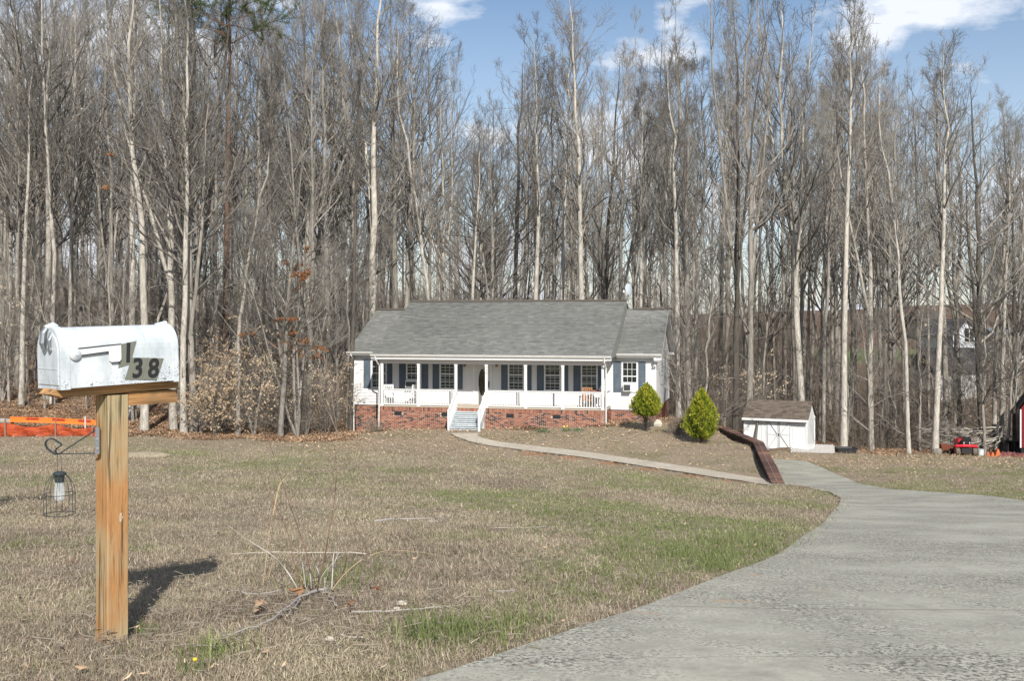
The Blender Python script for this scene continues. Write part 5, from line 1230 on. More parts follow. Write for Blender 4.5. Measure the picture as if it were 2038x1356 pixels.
def arborvitae(px, d, H, Wd, z0f, label, seed, bare=False):
    g = np.random.default_rng(seed); p = on_ground(px, d); o = thing('arborvitae', label, 'shrub', p)
    m = MB(); nst_ = 9
    for k in range(nst_):
        t = g.random()*6.28; r_ = Wd*.30*g.random()+.04; zz = H*(.35+.45*g.random())
        m.tube([(g.normal()*.02, g.normal()*.02, -.05), (.25*r_*math.cos(t), .25*r_*math.sin(t), H*.14), (r_*math.cos(t), r_*math.sin(t), zz*.6), (r_*.9*math.cos(t), r_*.9*math.sin(t), zz)], [.03, .024, .015, .006], 6)
    if bare:
        for k in range(70):
            t = g.random()*6.28; z_1 = H*(.12+.25*g.random()); r_ = Wd*.5*(.3+.6*g.random())
            m.tube([(.1*math.cos(t), .1*math.sin(t), z_1*.7), (r_*.6*math.cos(t), r_*.6*math.sin(t), z_1), (r_*math.cos(t), r_*math.sin(t), z_1+.25)], [.008, .006, .003], 4)
    m.build('trunk', M['bark_dark'] if bare else M['pine_bark'], o)
    n = 13000; zz = z0f*H+(1-z0f)*H*g.random(n)**1.15; h = (zz-z0f*H)/((1-z0f)*H)
    prof = np.interp(h, [0, .08, .25, .45, .7, .88, 1], [.45, .78, 1.0, .93, .66, .36, .05])*Wd/2
    az = g.random(n)*6.28
    lump = 1+.15*np.sin(az*5+zz*6)+.13*np.sin(az*9-zz*11)+.14*np.sin(az*3+zz*2+seed)+.08*np.sin(az*14+zz*19)
    rr = prof*lump*(1-.55*g.random(n)**2.2); c = np.c_[rr*np.cos(az), rr*np.sin(az), zz+.05*g.normal(size=n)]
    out_ = np.c_[np.cos(az), np.sin(az), 0*az]; up = nrm(np.c_[0*az, 0*az, np.ones(n)]+out_*.35+g.normal(size=(n, 3))*.32); sd_ = nrm(np.cross(up, nrm(out_*.3+g.normal(size=(n, 3)))))
    L_ = (.050+.05*g.random(n))[:, None]; Wq = (.012+.012*g.random(n))[:, None]
    V_ = np.stack([c-sd_*Wq, c+up*L_*.5-sd_*Wq*1.3, c+up*L_, c+up*L_*.5+sd_*Wq*1.3], 1).reshape(-1, 3); i_ = np.arange(n)*4
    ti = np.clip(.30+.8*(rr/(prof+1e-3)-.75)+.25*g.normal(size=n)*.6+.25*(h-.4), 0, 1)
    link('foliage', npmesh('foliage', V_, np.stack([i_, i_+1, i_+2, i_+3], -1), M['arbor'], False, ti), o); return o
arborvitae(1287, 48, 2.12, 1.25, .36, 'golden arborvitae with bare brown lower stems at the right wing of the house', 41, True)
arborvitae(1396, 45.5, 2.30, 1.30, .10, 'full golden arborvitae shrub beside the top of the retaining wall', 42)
# dormant leafless shrub between them, daffodil clumps along the brick
o = thing('bare_shrub', 'leafless twiggy shrub between the two golden arborvitae', 'shrub', on_ground(1352, 47.5)); link('twigs', npmesh('twigs', *gen_brush(77, 60, 1.15, .55, 6, 7), M['brush']), o)['kind'] = 'stuff'
o = thing('bare_shrub', 'small leafless shrub against the left corner of the brick foundation', 'shrub', on_ground(742, 50.8)); link('twigs', npmesh('twigs', *gen_brush(78, 30, .9, .5, 6, 6), M['brush']), o)['kind'] = 'stuff'
def clump(px, d, h, n, wd, label, nm='daffodil_clump', cat='plant', mt='daff', group=None, flower=None):
    g = np.random.default_rng(int(px)); p = on_ground(px, d); o = thing(nm, label, cat, p, 0, group)
    V_, F_, T_ = tuft(g, n, wd, h, .016, .45, .35); link('leaves', npmesh('leaves', V_, F_, M[mt], False, T_), o)['kind'] = 'stuff'
    if flower:
        m = MB()
        for k in range(flower): m.tube([(g.normal()*wd*.3, g.normal()*wd*.3, 0), (g.normal()*wd*.4, g.normal()*wd*.4, h*.95)], .003, 4)
        for k in range(flower):
            x_, y_ = g.normal()*wd*.4, g.normal()*wd*.4; m.tube([(x_, y_, h), (x_, y_-.02, h+.01)], [.022, .03], 6)
        m.build('flowers', mat('yellow_flower', (.8, .6, .02), .6), o)
clump(1080, 49.6, .30, 90, .30, 'left daffodil clump in front of the brick under the porch')
clump(1127, 49.4, .24, 60, .22, 'middle daffodil clump by the porch brick, with a hint of yellow bud', flower=3)
clump(1150, 49.2, .24, 80, .30, 'right daffodil clump in front of the porch brick')
clump(1093, 49.3, .14, 40, .25, 'small low green sprout between the left and middle daffodil clumps')
clump(748, 51.2, .3, 50, .3, 'green sprouting clump at the left foot of the porch brick')
MB().tube([(0, 0, 0), (.0, 0, .12), (0, 0, .18)], [.28, .24, .08], 9).build('stone', mat('pale_stone', (.45, .42, .36), .9), None) if False else None
st_ = MB(); rr_ = random.Random(9)
p = on_ground(1308, 49.6)
for k in range(1): st_.tube([(0, 0, -.05), (.02, 0, .10), (.0, .02, .24), (-.02, 0, .30)], [.22, .26, .18, .05], 7)
tag(st_.build('pale_rock', m_paint('pale_rock', (.50, .46, .38), .9, (.3, .27, .22), .5, 6), loc=tuple(p)), 'pale rock at the right front corner of the house behind the arborvitae', 'rock')

# ================================================================== leafy young beeches and oak
def leafy(px, d, H, Wd, n, mt, label, seed, nm='beech_sapling', z0=.0, size=.115, stems=7, clusters=None):
    g = np.random.default_rng(seed); p = on_ground(px, d); o = thing(nm, label, 'tree', p-[0, 0, .05])
    P = np.zeros((stems, 9, 3)); a = g.random(stems)*6.28; dd_ = nrm(np.c_[np.cos(a)*.22, np.sin(a)*.22, np.ones(stems)]); L_ = H*(.7+.3*g.random(stems))
    for k in range(1, 9):
        dd_ = nrm(dd_+g.normal(size=dd_.shape)*.08+[0, 0, .03]); P[:, k] = P[:, k-1]+dd_*(L_/8)[:, None]
    R = (.035*H/5*(.5+.7*g.random(stems)))[:, None]*np.linspace(1, .12, 9)[None]; T0 = tubes(P, R, 6)
    P2, R2 = kids(P, R, 14, .10, .98, lambda t, L: Wd*.55*(1.15-t), (1.0, 1.45), 6, .03, .1, g, .4, .3, .006); P3, R3 = kids(P2, R2, 7, .15, 1, lambda t, L: L*.4+.15, (.5, 1.0), 4, .0, .14, g, .6, .5, .0045)
    link('stems', npmesh('stems', *join([T0]), M['bark']), o); link('branches', npmesh('branches', *join([tubes(P2, R2, 4), tubes(P3, R3, 3)]), M['twig']), o)['kind'] = 'stuff'
    sub = g.permutation(len(P3))[:max(20, int(len(P3)*.38))]; pick = sub[g.integers(0, len(sub), n)]; t = g.random(n)*3; i_ = t.astype(int).clip(0, 2); fr = (t-i_)[:, None]
    c = P3[pick, i_]*(1-fr)+P3[pick, i_+1]*fr+g.normal(size=(n, 3))*.03
    if clusters is not None:
        keep = np.zeros(n, bool)
        for zc_, rc_, ac_ in clusters: keep |= (np.abs(c[:, 2]-zc_) < rc_) & (np.cos(np.arctan2(c[:, 1], c[:, 0])-ac_) > -.2)
        c = c[keep]
    else: c = c[c[:, 2] > z0]
    n = len(c); az = g.random(n)*6.28; dn = nrm(np.c_[np.cos(az)*.6, np.sin(az)*.6, -.35-.6*g.random(n)]); sd_ = nrm(np.cross(dn, g.normal(size=(n, 3)))); s_ = size*(.6+.8*g.random(n))[:, None]
    V_ = np.stack([c, c+dn*s_*.5-sd_*s_*.24, c+dn*s_, c+dn*s_*.5+sd_*s_*.24], 1).reshape(-1, 3); j = np.arange(n)*4
    link('leaves', npmesh('leaves', V_, np.stack([j, j+1, j+2, j+3], -1), M[mt]), o); return o
leafy(425, 47.2, 3.6, 3.4, 2600, 'beech', 'dense tan leafed beech thicket nearest the lawn, left of the mossy trunk', 51)
leafy(445, 50.5, 6.0, 4.0, 1700, 'beech', 'taller tan leafed beech rising behind the left thicket', 52, z0=1.0)
leafy(505, 48.6, 4.6, 3.8, 1700, 'beech', 'tan leafed beech right of the mossy trunk', 53, z0=.5)
leafy(555, 53, 6.0, 4.4, 1500, 'beech', 'sparser tan leafed beech behind the stout dark trunk', 54, z0=1.6)
leafy(400, 48.0, 5.2, 2.6, 900, 'beech', 'narrow tan leafed beech against the pale clumped trunks', 64, z0=.8)
leafy(610, 51, 4.6, 4.0, 900, 'beech', 'airy tan leafed beech right of the stout dark trunk', 65, z0=1.6)
leafy(655, 54, 4.6, 3.4, 1000, 'beech', 'thin beech with few tan leaves near the left corner of the house', 55, z0=1.3)
leafy(5, 56, 8.0, 3.0, 800, 'beech', 'tan leafed beech at the far left edge of the picture', 56, z0=4.2)
leafy(1520, 60, 5.5, 3.6, 900, 'beech', 'beech with pale leaves showing above the shed roof', 57, z0=2.6)
leafy(1440, 60, 4.5, 3.2, 420, 'beech', 'beech with few pale leaves behind the dark trunk left of the shed', 58, z0=1.8)
leafy(1370, 62, 5.0, 3.0, 260, 'beech', 'slight beech with pale leaves right of the house corner', 59, z0=2.2)
leafy(1800, 64, 7.0, 3.6, 420, 'beech', 'young beech with scattered leaves behind the peeling snag', 60, z0=3.0)
leafy(2010, 66, 8.0, 4.0, 900, 'beech', 'brown leafed young beech behind the red barn', 61, z0=2.0)
leafy(592, 48.5, 10.6, 3.4, 7000, 'oak', 'young oak with clusters of rusty orange leaves left of the house', 62, 'young_oak', size=.12, stems=4, clusters=[(8.9, 1.1, .6), (7.5, .35, 3.4), (6.9, .35, .2), (5.2, .6, -.3), (4.6, .5, 2.8), (4.2, .3, 0)])
leafy(232, 50.5, 16.2, 4.0, 9000, 'oak', 'grey oak holding brown dead leaf clusters high above the mailbox', 63, 'young_oak', size=.13, stems=3, clusters=[(15.0, .7, 3.0), (13.6, .4, 3.4), (16.4, .3, 3.0), (11.5, .3, 2.6)])
# tall pine whose crown hangs into the top edge
g = np.random.default_rng(90); x_, y_ = XY(448, 57); pn = thing('pine_tree', 'tall reddish pine trunk with green needled crown at the top edge', 'tree', (x_, y_, gz(x_, y_)-.2))
T_, Tr_ = trunk_path(g, 27, .21, .05); link('trunk', npmesh('trunk', *tubes(T_, Tr_, 10), M['pine_bark'], True), pn)
Pb, Rb = kids(T_, Tr_, 34, .76, .99, lambda t, L: 1.2+5.2*(1.08-t)/.4, (1.1, 1.5), 8, .03, .06, g, .4, .25, .02); Pb2, Rb2 = kids(Pb, Rb, 9, .3, 1, lambda t, L: L*.32, (.5, .9), 4, .06, .1, g, .5, .5, .008)
Pd, Rd = kids(T_, Tr_, 22, .25, .7, lambda t, L: .8+1.4*g.random(t.shape), (1.2, 1.6), 5, -.02, .15, g, .15, .4, .012)
link('branches', npmesh('branches', *join([tubes(Pb, Rb, 5), tubes(Pb2, Rb2, 4), tubes(Pd, Rd, 4)]), M['pine_bark']), pn)['kind'] = 'stuff'
n = 42000; k = g.integers(0, len(Pb2), n); t = g.random(n)*2.99; i_ = t.astype(int); fr = (t-i_)[:, None]; c = Pb2[k, i_]*(1-fr)+Pb2[k, i_+1]*fr
dn = nrm(g.normal(size=(n, 3))+[0, 0, .5]); sd_ = nrm(np.cross(dn, g.normal(size=(n, 3)))); V_ = np.stack([c-sd_*.006, c+sd_*.006, c+dn*.17+sd_*.004, c+dn*.17-sd_*.004], 1).reshape(-1, 3); j = np.arange(n)*4
link('needles', npmesh('needles', V_, np.stack([j, j+1, j+2, j+3], -1), M['needle'], False, g.random(n)), pn)

# ================================================================== silt fence, tape and logs on the left
M['silt'] = mat('orange_silt_fabric', (.38, .06, .012), .75); q = NT(M['silt']); v_ = q.coord('Object', (.5, 1, 3)); q.base(q.ramp(q.noise(v_, 3, 5, .6, 1.5), [(.3, (.12, .020, .008)), (.5, (.30, .045, .012)), (.75, (.46, .10, .03))]))
sfn = thing('silt_fence', 'sagging orange silt fence on wooden stakes along the lawn edge at left', 'fence')
def fence_pt(px): x, y = XY(px, 44.6); return x, y
stk = [-160, 12, 112, 185, 240]; hs = [.62, .62, .55, .42, .3]
nseg = 90; V_ = []; F_ = []
for i in range(nseg+1):
    px = -160+(400)*i/nseg; x, y = fence_pt(px); z = gz(x, y); h = np.interp(px, stk, hs); k = np.searchsorted(stk, px); lo_, hi_ = stk[max(0, k-1)], stk[min(len(stk)-1, k)]
    tt_ = (px-lo_)/max(1, hi_-lo_); h -= .16*math.sin(PI*max(0, min(1, tt_)))
    for j in range(5): V_.append((x, y+.05*math.sin(px*.13+j*1.3)+.03*math.sin(px*.4+j), z-.05+(h+.05)*j/4))
for i in range(nseg):
    for j in range(4): a = i*5+j; F_.append((a, a+5, a+6, a+1))
me = MB().add(V_, F_).mesh('fabric', M['silt'], True); fo = link('fabric', me, sfn); so = fo.modifiers.new('thick', 'SOLIDIFY'); so.thickness = .004
for px, h in zip(stk, hs):
    x, y = fence_pt(px); z = gz(x, y); MB().box(x-.03, x+.03, y-.09, y-.05, z-.1, z+h+.16).build('stake', m_paint('old_stake', (.16, .10, .07), .9), sfn)
tp = thing('barrier_tape', 'orange printed warning tape strung low above the silt fence', 'tape')
M['tape'] = mat('orange_tape', (.68, .15, .02), .4); M['tapered'] = mat('dark_tape_print', (.42, .06, .02), .5); M['tapeink'] = mat('tape_letter_red', (.20, .02, .012), .5)
def TP(px, py): return Vector(E(px, py, 47))
top_ = lambda px: np.interp(px, [-200, 22, 100, 200, 300], [825, 830, 832, 837, 842]); 
V_ = []; F_ = []; n = 60
for i in range(n+1):
    px = 20+200*i/n; t0 = top_(px); tw = .6*math.sin(px*.07)
    V_ += [tuple(TP(px, t0)), tuple(TP(px, t0+6+tw)+Vector((0, -.02, 0))), tuple(TP(px, t0+10)+Vector((0, -.09, 0)))]
for i in range(n): a = i*3; F_ += [(a, a+1, a+4, a+3), (a+1, a+2, a+5, a+4)]
link('tape', MB().add(V_, F_).mesh('tape', M['tape']), tp)
for px in (52, 104, 156):
    MB().quad(*[tuple(TP(a, top_(a)+b)+Vector((0, -.03, 0))) for a, b in ((px, .6), (px, 5.6), (px+26, 5.6), (px+26, .6))]).build('printed_patch', M['tapered'], tp)
    m = MB(); x0 = px+2
    for wl in (4, 8):       # illegible line of print, as in the photograph
        for k in range(wl):
            a = x0+k*1.7; c8 = [tuple(TP(a+da, top_(a)+db)+Vector((0, -.034, 0))) for da, db in ((0, 1.8), (0, 4.6), (1.1, 4.6), (1.1, 1.8))]; m.quad(*c8)
        x0 += wl*1.7+1.6
    m.build('print', M['tapeink'], tp)
x, y = XY(170, 46.2); MB().box(-.03, .03, -.03, .03, -.1, .75).build('marker_stake', mat('pinkish_stake', (.55, .42, .42), .8), loc=(x, y, gz(x, y)))
tag(bpy.data.objects['marker_stake'], 'pale pink flagged stake beside the end of the silt fence', 'stake')
for nm, (x0, y0), (x1, y1), r_, lb, mm in (('log', XY(-120, 47.5), XY(26, 47.2), .13, 'brown cut log lying behind the left end of the silt fence', 'bark'), ('log', XY(-60, 46.6), XY(52, 46.4), .09, 'grey weathered log in front of the brown log', 'bark_pale')):
    a = Vector((x0, y0, gz(x0, y0)+r_+.22*(r_ > .1))); b = Vector((x1, y1, gz(x1, y1)+r_+.22*(r_ > .1))); m = MB(); m.tube([a, a.lerp(b, .3)+Vector((0, 0, .02)), a.lerp(b, .7), b], [r_, r_*.97, r_, r_*.92], 12)
    tag(m.build(nm, M[mm], None, True), lb, 'log')
x0, y0 = XY(20, 64); x1, y1 = XY(95, 70); m = MB(); m.tube([(x0, y0, gz(x0, y0)+.2), (x1, y1, gz(x1, y1)+.25)], [.14, .1], 8); tag(m.build('fallen_trunk', M['bark'], None, True), 'fallen grey trunk on the leafy slope above the silt fence', 'log')

# ================================================================== shed
PS = math.radians(-7)
pL = E(1481, 862, 55.3); pR = E(1607, 897, 53.9)
dx_, dy_ = pR[0]-pL[0], pR[1]-pL[1]; WS = math.hypot(dx_, dy_); rzs = math.atan2(dy_, dx_)
zb_ = -6.93
sh = thing('garden_shed', 'small white wooden shed with brown shingle roof and crossed double doors', 'shed', (pL[0], pL[1], zb_), rzs)
M['shedpaint'] = m_paint('worn_white_shed_paint', (.72, .74, .74), .7, (.42, .42, .40), .5, 5); M['shedroof'] = m_tint('brown_shed_shingle', [(.1, (.07, .055, .045)), (.5, (.16, .13, .105)), (.9, (.24, .20, .165))], .95, .2, 6, .3)
hw_ = 1.66; Dp = 2.4; hb = 1.62
b = MB().box(0, WS, .0, Dp, -.3, hw_).build('wall', M['shedpaint'], sh)
m = MB(); m.add([(WS, 0, hw_), (WS, Dp, hw_), (WS, 1.25, hw_+.8), (WS-.05, 0, hw_), (WS-.05, Dp, hw_), (WS-.05, 1.25, hw_+.8)], [(0, 1, 2), (5, 4, 3)]); m.build('gable', M['shedpaint'], sh)
gm_ = MB().box(-.004, .004, -.012, -.0, -.05, hw_-.02).mesh('siding_groove', mat('groove_shadow_grey', (.40, .41, .41), .9))
for k in range(1, 14):
    if abs(k*WS/14-1.85) > .62: link('siding_groove', gm_, b, (k*WS/14, .006, 0))
for k in range(1, 9): link('siding_groove', gm_, b, (WS-.006+.012, k*Dp/9, 0), (0, 0, PI/2))
for u in (.03, WS-.03): MB().box(u-.045, u+.045, -.03, .0, -.1, hw_).build('corner_board', M['shedpaint'], sh)
MB().box(WS-.0, WS+.03, -.03, .06, -.1, hw_).build('corner_board', M['shedpaint'], sh); MB().box(WS-.0, WS+.03, Dp-.08, Dp, -.1, hw_).build('corner_board', M['shedpaint'], sh)
_s = M['shingle']; M['shingle'] = M['shedroof']
rf_ = roof_slope('roof', -.05, WS+.08, -.28, hw_-.02, 1.25, hw_+.86, seed=7, tab=.3, parent=sh); M['shingle'] = _s
MB().add([(-.05, 1.25, hw_+.86), (WS+.08, 1.25, hw_+.86), (WS+.08, Dp+.2, hw_-.0), (-.05, Dp+.2, hw_-.0), (-.05, 1.25, hw_+.8), (WS+.08, 1.25, hw_+.8), (WS+.08, Dp+.2, hw_-.06), (-.05, Dp+.2, hw_-.06)], [(0, 1, 2, 3), (7, 6, 5, 4), (1, 5, 6, 2), (2, 6, 7, 3), (3, 7, 4, 0)]).build('rear_roof', M['shedroof'], sh)
MB().box(-.06, WS+.09, -.31, -.282, hw_-.13, hw_-.015).build('fascia', M['shedpaint'], sh)
M['doorframe'] = m_paint('greyed_door_frame', (.50, .51, .51), .7, (.30, .30, .29), .5, 5)
d0, d1, dm_ = 1.22, 2.46, 1.84
for a, b_ in ((d0, dm_-.012), (dm_+.012, d1)):
    D_ = MB().box(a, b_, -.032, -.012, .04, hw_-.10).build('door', M['shedpaint'], sh); m = MB()
    zA, zB = .04, hw_-.10; zm2 = (zA+zB)/2; e = .045
    for c_, d_ in ((a+.02, a+.07), (b_-.07, b_-.02)): m.box(c_, d_, -.046, -.0325, zA, zB)
    for z in (zA+.02, zm2, zB-.02): m.box(a+.07, b_-.07, -.045, -.0325, z-.025, z+.025)
    m.build('door_frame', M['doorframe'], D_); s_ = 1 if a == d0 else -1; l_, r_ = (a+.08, b_-.08) if s_ == 1 else (b_-.08, a+.08)
    M['brace'] = mat('weathered_brace_grey', (.22, .23, .23), .8)
    MB().beam((l_, -.037, zB-.06), (r_, -.037, zm2+.04), .02, .055, up=(0, 1, 0)).build('cross_brace', M['brace'], D_)
    MB().beam((l_, -.037, zA+.06) if s_ == 1 else (r_, -.037, zm2-.04), (r_, -.037, zm2-.04) if s_ == 1 else (l_, -.037, zA+.06), .02, .055, up=(0, 1, 0)).build('cross_brace', M['brace'], D_)
MB().box(dm_-.012, dm_+.012, -.03, -.01, .04, hw_-.1).build('door_gap', M['dark'], sh); MB().box(dm_-.03, dm_+.03, -.07, -.045, .75, .85).build('latch', M['vent'], sh)
for u in (.95, 1.15, 2.56): MB().box(u-.02, u+.02, -.03, -.0, -.05, hw_-.05).build('batten', M['shedpaint'], sh)
c, s = math.cos(rzs), math.sin(rzs)
def SP(u, v, z): return (pL[0]+u*c-v*s, pL[1]+u*s+v*c, zb_+z)
bo_ = MB().beam(SP(.66, -.42, -.05), SP(.76, -.06, 1.5), .20, .04, up=(c, s, 0)); tag(bo_.build('leaning_board', m_paint('grey_board', (.17, .155, .13), .9, (.08, .07, .06), .5, 5)), 'dark grey board leaning on the front of the white shed', 'board')
# lattice panel
x0, y0 = XY(1574, 52.3); x1, y1 = XY(1661, 51.4); z0_, z1_ = E(0, 883, 52.3)[2], E(0, 886, 51.4)[2]
LLn = math.hypot(x1-x0, y1-y0); Hl = .44; la = thing('lattice_panel', 'low white diagonal lattice panel in front of the right side of the shed', 'lattice', (x0, y0, z0_-Hl), math.atan2(y1-y0, x1-x0))
la.rotation_euler = (0, math.atan2(z0_-z1_, LLn), math.atan2(y1-y0, x1-x0))
n = int(LLn/.125)+5
for lay, sg in ((0, 1), (1, -1)):
    for k in range(-5, n):
        a = k*.125; b = a+Hl
        if sg < 0: a, b = b, a
        p0, p1 = (a, 0), (b, Hl)
        def cl(p, q_):
            (xa, za), (xb, zb2) = p, q_
            for lim, gt in ((0, True), (LLn, False)):
                if (xa < lim) == gt and xa != lim: t = (lim-xa)/(xb-xa); xa, za = lim, za+(zb2-za)*t
                if (xb < lim) == gt and xb != lim: t = (lim-xa)/(xb-xa); xb, zb2 = lim, za+(zb2-za)*t
            return (xa, za), (xb, zb2)
        if max(a, b) <= .02 or min(a, b) >= LLn-.02: continue
        (xa, za), (xb, zb2) = cl(p0, p1)
        if math.hypot(xb-xa, zb2-za) < .04: continue
        MB().beam((xa, lay*.012, za), (xb, lay*.012, zb2), .010, .033, up=(0, 1, 0) if False else (-(zb2-za), 0, xb-xa)).build('slat', M['trim'], la)
# black tub
p = on_ground(1683, 52.3, .0); tb = thing('black_tub', 'black plastic tub sitting on the grass right of the lattice', 'tub', p)
m = MB(); v_ = [(-.42, -.27, 0), (.42, -.27, 0), (.42, .27, 0), (-.42, .27, 0), (-.48, -.33, .27), (.48, -.33, .27), (.48, .33, .27), (-.48, .33, .27)]; m.add(v_, [(3, 2, 1, 0), (0, 1, 5, 4), (1, 2, 6, 5), (2, 3, 7, 6), (3, 0, 4, 7)])
v2 = [(x_*.92, y_*.9, z_+.02 if z_ == 0 else z_) for x_, y_, z_ in v_]; m.add(v2, [(0, 1, 2, 3), (4, 5, 1, 0), (5, 6, 2, 1), (6, 7, 3, 2), (7, 4, 0, 3)]); m.build('body', M['vent'], tb)
m = MB(); m.beam((-.5, -.34, .27), (.5, -.34, .27), .05, .03); m.beam((-.5, .34, .27), (.5, .34, .27), .05, .03); m.beam((-.49, -.34, .27), (-.49, .34, .27), .05, .03); m.beam((.49, -.34, .27), (.49, .34, .27), .05, .03); m.build('rim', M['vent'], tb)

# ================================================================== right edge: mower, branch pile, barn, odds and ends
p = on_ground(1922, 53.6); mw = thing('riding_mower', 'red riding lawn mower seen from behind, parked by the branch pile', 'lawn mower', p, math.radians(-8))
M['mred'] = mat('red_mower_paint', (.50, .015, .03), .35, spec=.5); M['tyre'] = mat('muddy_tyre', (.13, .105, .08), .9); M['rub'] = mat('black_rubber', (.02, .02, .022), .6)
def wheel(x_, y_, r_, w_, par, mt='tyre'):
    m = MB(); m.tube([(x_-w_/2, y_, r_), (x_-w_*.38, y_, r_), (x_+w_*.38, y_, r_), (x_+w_/2, y_, r_)], [r_*.86, r_, r_, r_*.86], 18); wo = m.build('wheel', M[mt], par)
    m = MB(); m.tube([(x_-w_*.53, y_, r_), (x_+w_*.53, y_, r_)], r_*.45, 12); m.build('hub', M['trim'] if mt != 'tyre' else M['mred'], wo)
wheel(-.42, 0, .24, .22, mw); wheel(.42, 0, .24, .22, mw); wheel(-.36, 1.2, .17, .14, mw, 'rub'); wheel(.36, 1.2, .17, .14, mw, 'rub')
m = MB(); m.tube([(-.54, -.08, .46), (-.50, -.14, .53), (-.2, -.2, .55), (.2, -.2, .55), (.50, -.14, .53), (.54, -.08, .46)], [.05, .075, .08, .08, .075, .05], 8); m.box(-.52, .52, -.15, .3, .46, .545); m.build('rear_fender', M['mred'], mw)
m = MB(); m.box(-.22, .22, .55, 1.42, .38, .74); m.tube([(0, .55, .66), (0, 1.4, .60)], [.23, .21], 10); m.build('hood', M['mred'], mw)
m = MB(); m.box(-.26, .26, -.22, -.05, .16, .44); m.box(-.18, .18, .0, 1.3, .22, .4); m.build('rear_frame', M['rub'], mw)
m = MB(); m.tube([(0, -.06, .56), (0, -.02, .60), (0, .38, .62), (0, .42, .6)], [.18, .22, .22, .18], 10); m.build('seat', M['rub'], mw)
m = MB(); m.add([(-.20, -.10, .60), (.20, -.10, .60), (.24, -.17, .86), (.17, -.20, 1.0), (-.17, -.20, 1.0), (-.24, -.17, .86)]+[(-.20, -.02, .60), (.20, -.02, .60), (.24, -.09, .86), (.17, -.12, 1.0), (-.17, -.12, 1.0), (-.24, -.09, .86)], [(0, 1, 2, 3, 4, 5), (11, 10, 9, 8, 7, 6)]+[(i, i+6, (i+1) % 6+6, (i+1) % 6) for i in range(6)]); m.build('seat_back', M['rub'], mw)
m = MB(); m.ring((0, .62, .92), .17, .018, 18); m.tube([(0, .62, .92), (0, .75, .7)], .02, 6); m.build('steering_wheel', M['rub'], mw)
m = MB(); m.tube([(-.14, -.18, .66), (-.14, -.2, .74)], .025, 6); m.tube([(.14, -.18, .66), (.14, -.2, .74)], .025, 6); m.build('seat_spring', mat('white_plastic', (.75, .75, .75), .5), mw)
p = on_ground(1890, 54.6); tr_ = thing('mower_deck_bagger', 'dark rusty cart hitched left of the red mower', 'cart', p)
m = MB(); m.add([(-.5, -.3, .28), (.55, -.3, .22), (.55, .3, .22), (-.5, .3, .28), (-.62, -.36, .62), (.5, -.36, .42), (.5, .36, .42), (-.62, .36, .62)], [(3, 2, 1, 0), (0, 1, 5, 4), (1, 2, 6, 5), (2, 3, 7, 6), (3, 0, 4, 7)]); m.build('body', mat('rusty_cart', (.16, .05, .03), .8), tr_)
wheel(-.1, -.34, .18, .09, tr_, 'rub'); wheel(.3, -.34, .18, .09, tr_, 'rub'); MB().beam((.5, 0, .25), (1.0, -.2, .3), .05, .05).build('drawbar', M['rub'], tr_)
p = on_ground(1864, 54.2); s_ = MB(); s_.tube([(0, 0, -.1), (0, 0, .02), (0, 0, .30), (.0, 0, .31)], [.30, .27, .25, .24], 14); tag(s_.build('tree_stump', M['bark'], loc=tuple(p)), 'sawn grey stump just left of the cart and mower', 'stump')
p = on_ground(1952, 54.4); bk_ = thing('plastic_bucket', 'white plastic bucket behind the right wheel of the mower', 'bucket', p)
m = MB(); m.tube([(0, 0, 0), (0, 0, .33), (0, 0, .34)], [.13, .155, .16], 14); m.build('body', mat('white_bucket_plastic', (.62, .68, .68), .5), bk_); m = MB(); m.ring((0, 0, .31), .162, .006, 14); m.build('rim', mat('teal_band', (.10, .25, .25), .5), bk_)
# branch pile (many poles heaped): each larger pole its own part
pl = thing('branch_pile', 'long heap of cut bare branches behind the mower at the wood edge', 'branch pile', (0, 0, 0))
g = np.random.default_rng(17)
def pole(px0, py0, d0_, px1, py1, d1_, r0_, r1_):
    a, b = E(px0, py0, d0_), E(px1, py1, d1_); k = np.linspace(0, 1, 8)[:, None]; P = a+(b-a)*k+np.r_[np.zeros((1, 3)), g.normal(size=(6, 3))*.07, np.zeros((1, 3))]; R = np.linspace(r0_, r1_, 8)[None]
    P2, R2 = kids(P[None], R, 7, .3, .98, lambda t, L: .5+L*.14, (.3, .7), 5, .03, .12, g, .5, .4, .006); P3, R3 = kids(P2, R2, 4, .3, 1, lambda t, L: .3+L*.2, (.4, .8), 4, .02, .15, g, .6, .5, .004)
    link('branch', npmesh('branch', *join([tubes(P[None], R, 7), tubes(P2, R2, 4), tubes(P3, R3, 3)]), M['bark_pale'], True), pl)
for a in ((2002, 847, 55.5, 1860, 862, 56.5, .045, .015), (2000, 850, 55.2, 1895, 860, 56, .05, .02), (2015, 868, 55, 1900, 884, 55.5, .06, .02), (2012, 872, 54.8, 1930, 872, 55.5, .045, .02), (1990, 862, 55.6, 1870, 872, 56.5, .04, .012),
          (1985, 880, 55.2, 1850, 878, 56.2, .04, .01), (1975, 866, 55.8, 1820, 850, 57, .04, .01), (1960, 888, 55.3, 1840, 889, 56.4, .035, .01), (1968, 858, 56, 1845, 868, 57, .04, .01), (1940, 872, 56, 1835, 862, 56.6, .03, .01),
          (2000, 858, 55.7, 1920, 868, 56, .04, .02), (1980, 896, 54.7, 1995, 862, 54.9, .035, .02), (1945, 856, 56.5, 1865, 842, 57.5, .03, .01), (1930, 888, 56, 1830, 880, 57, .03, .01), (2010, 880, 55.3, 1935, 892, 55.3, .035, .015), (1900, 893, 56.4, 1800, 882, 57.4, .03, .01)): pole(*a)
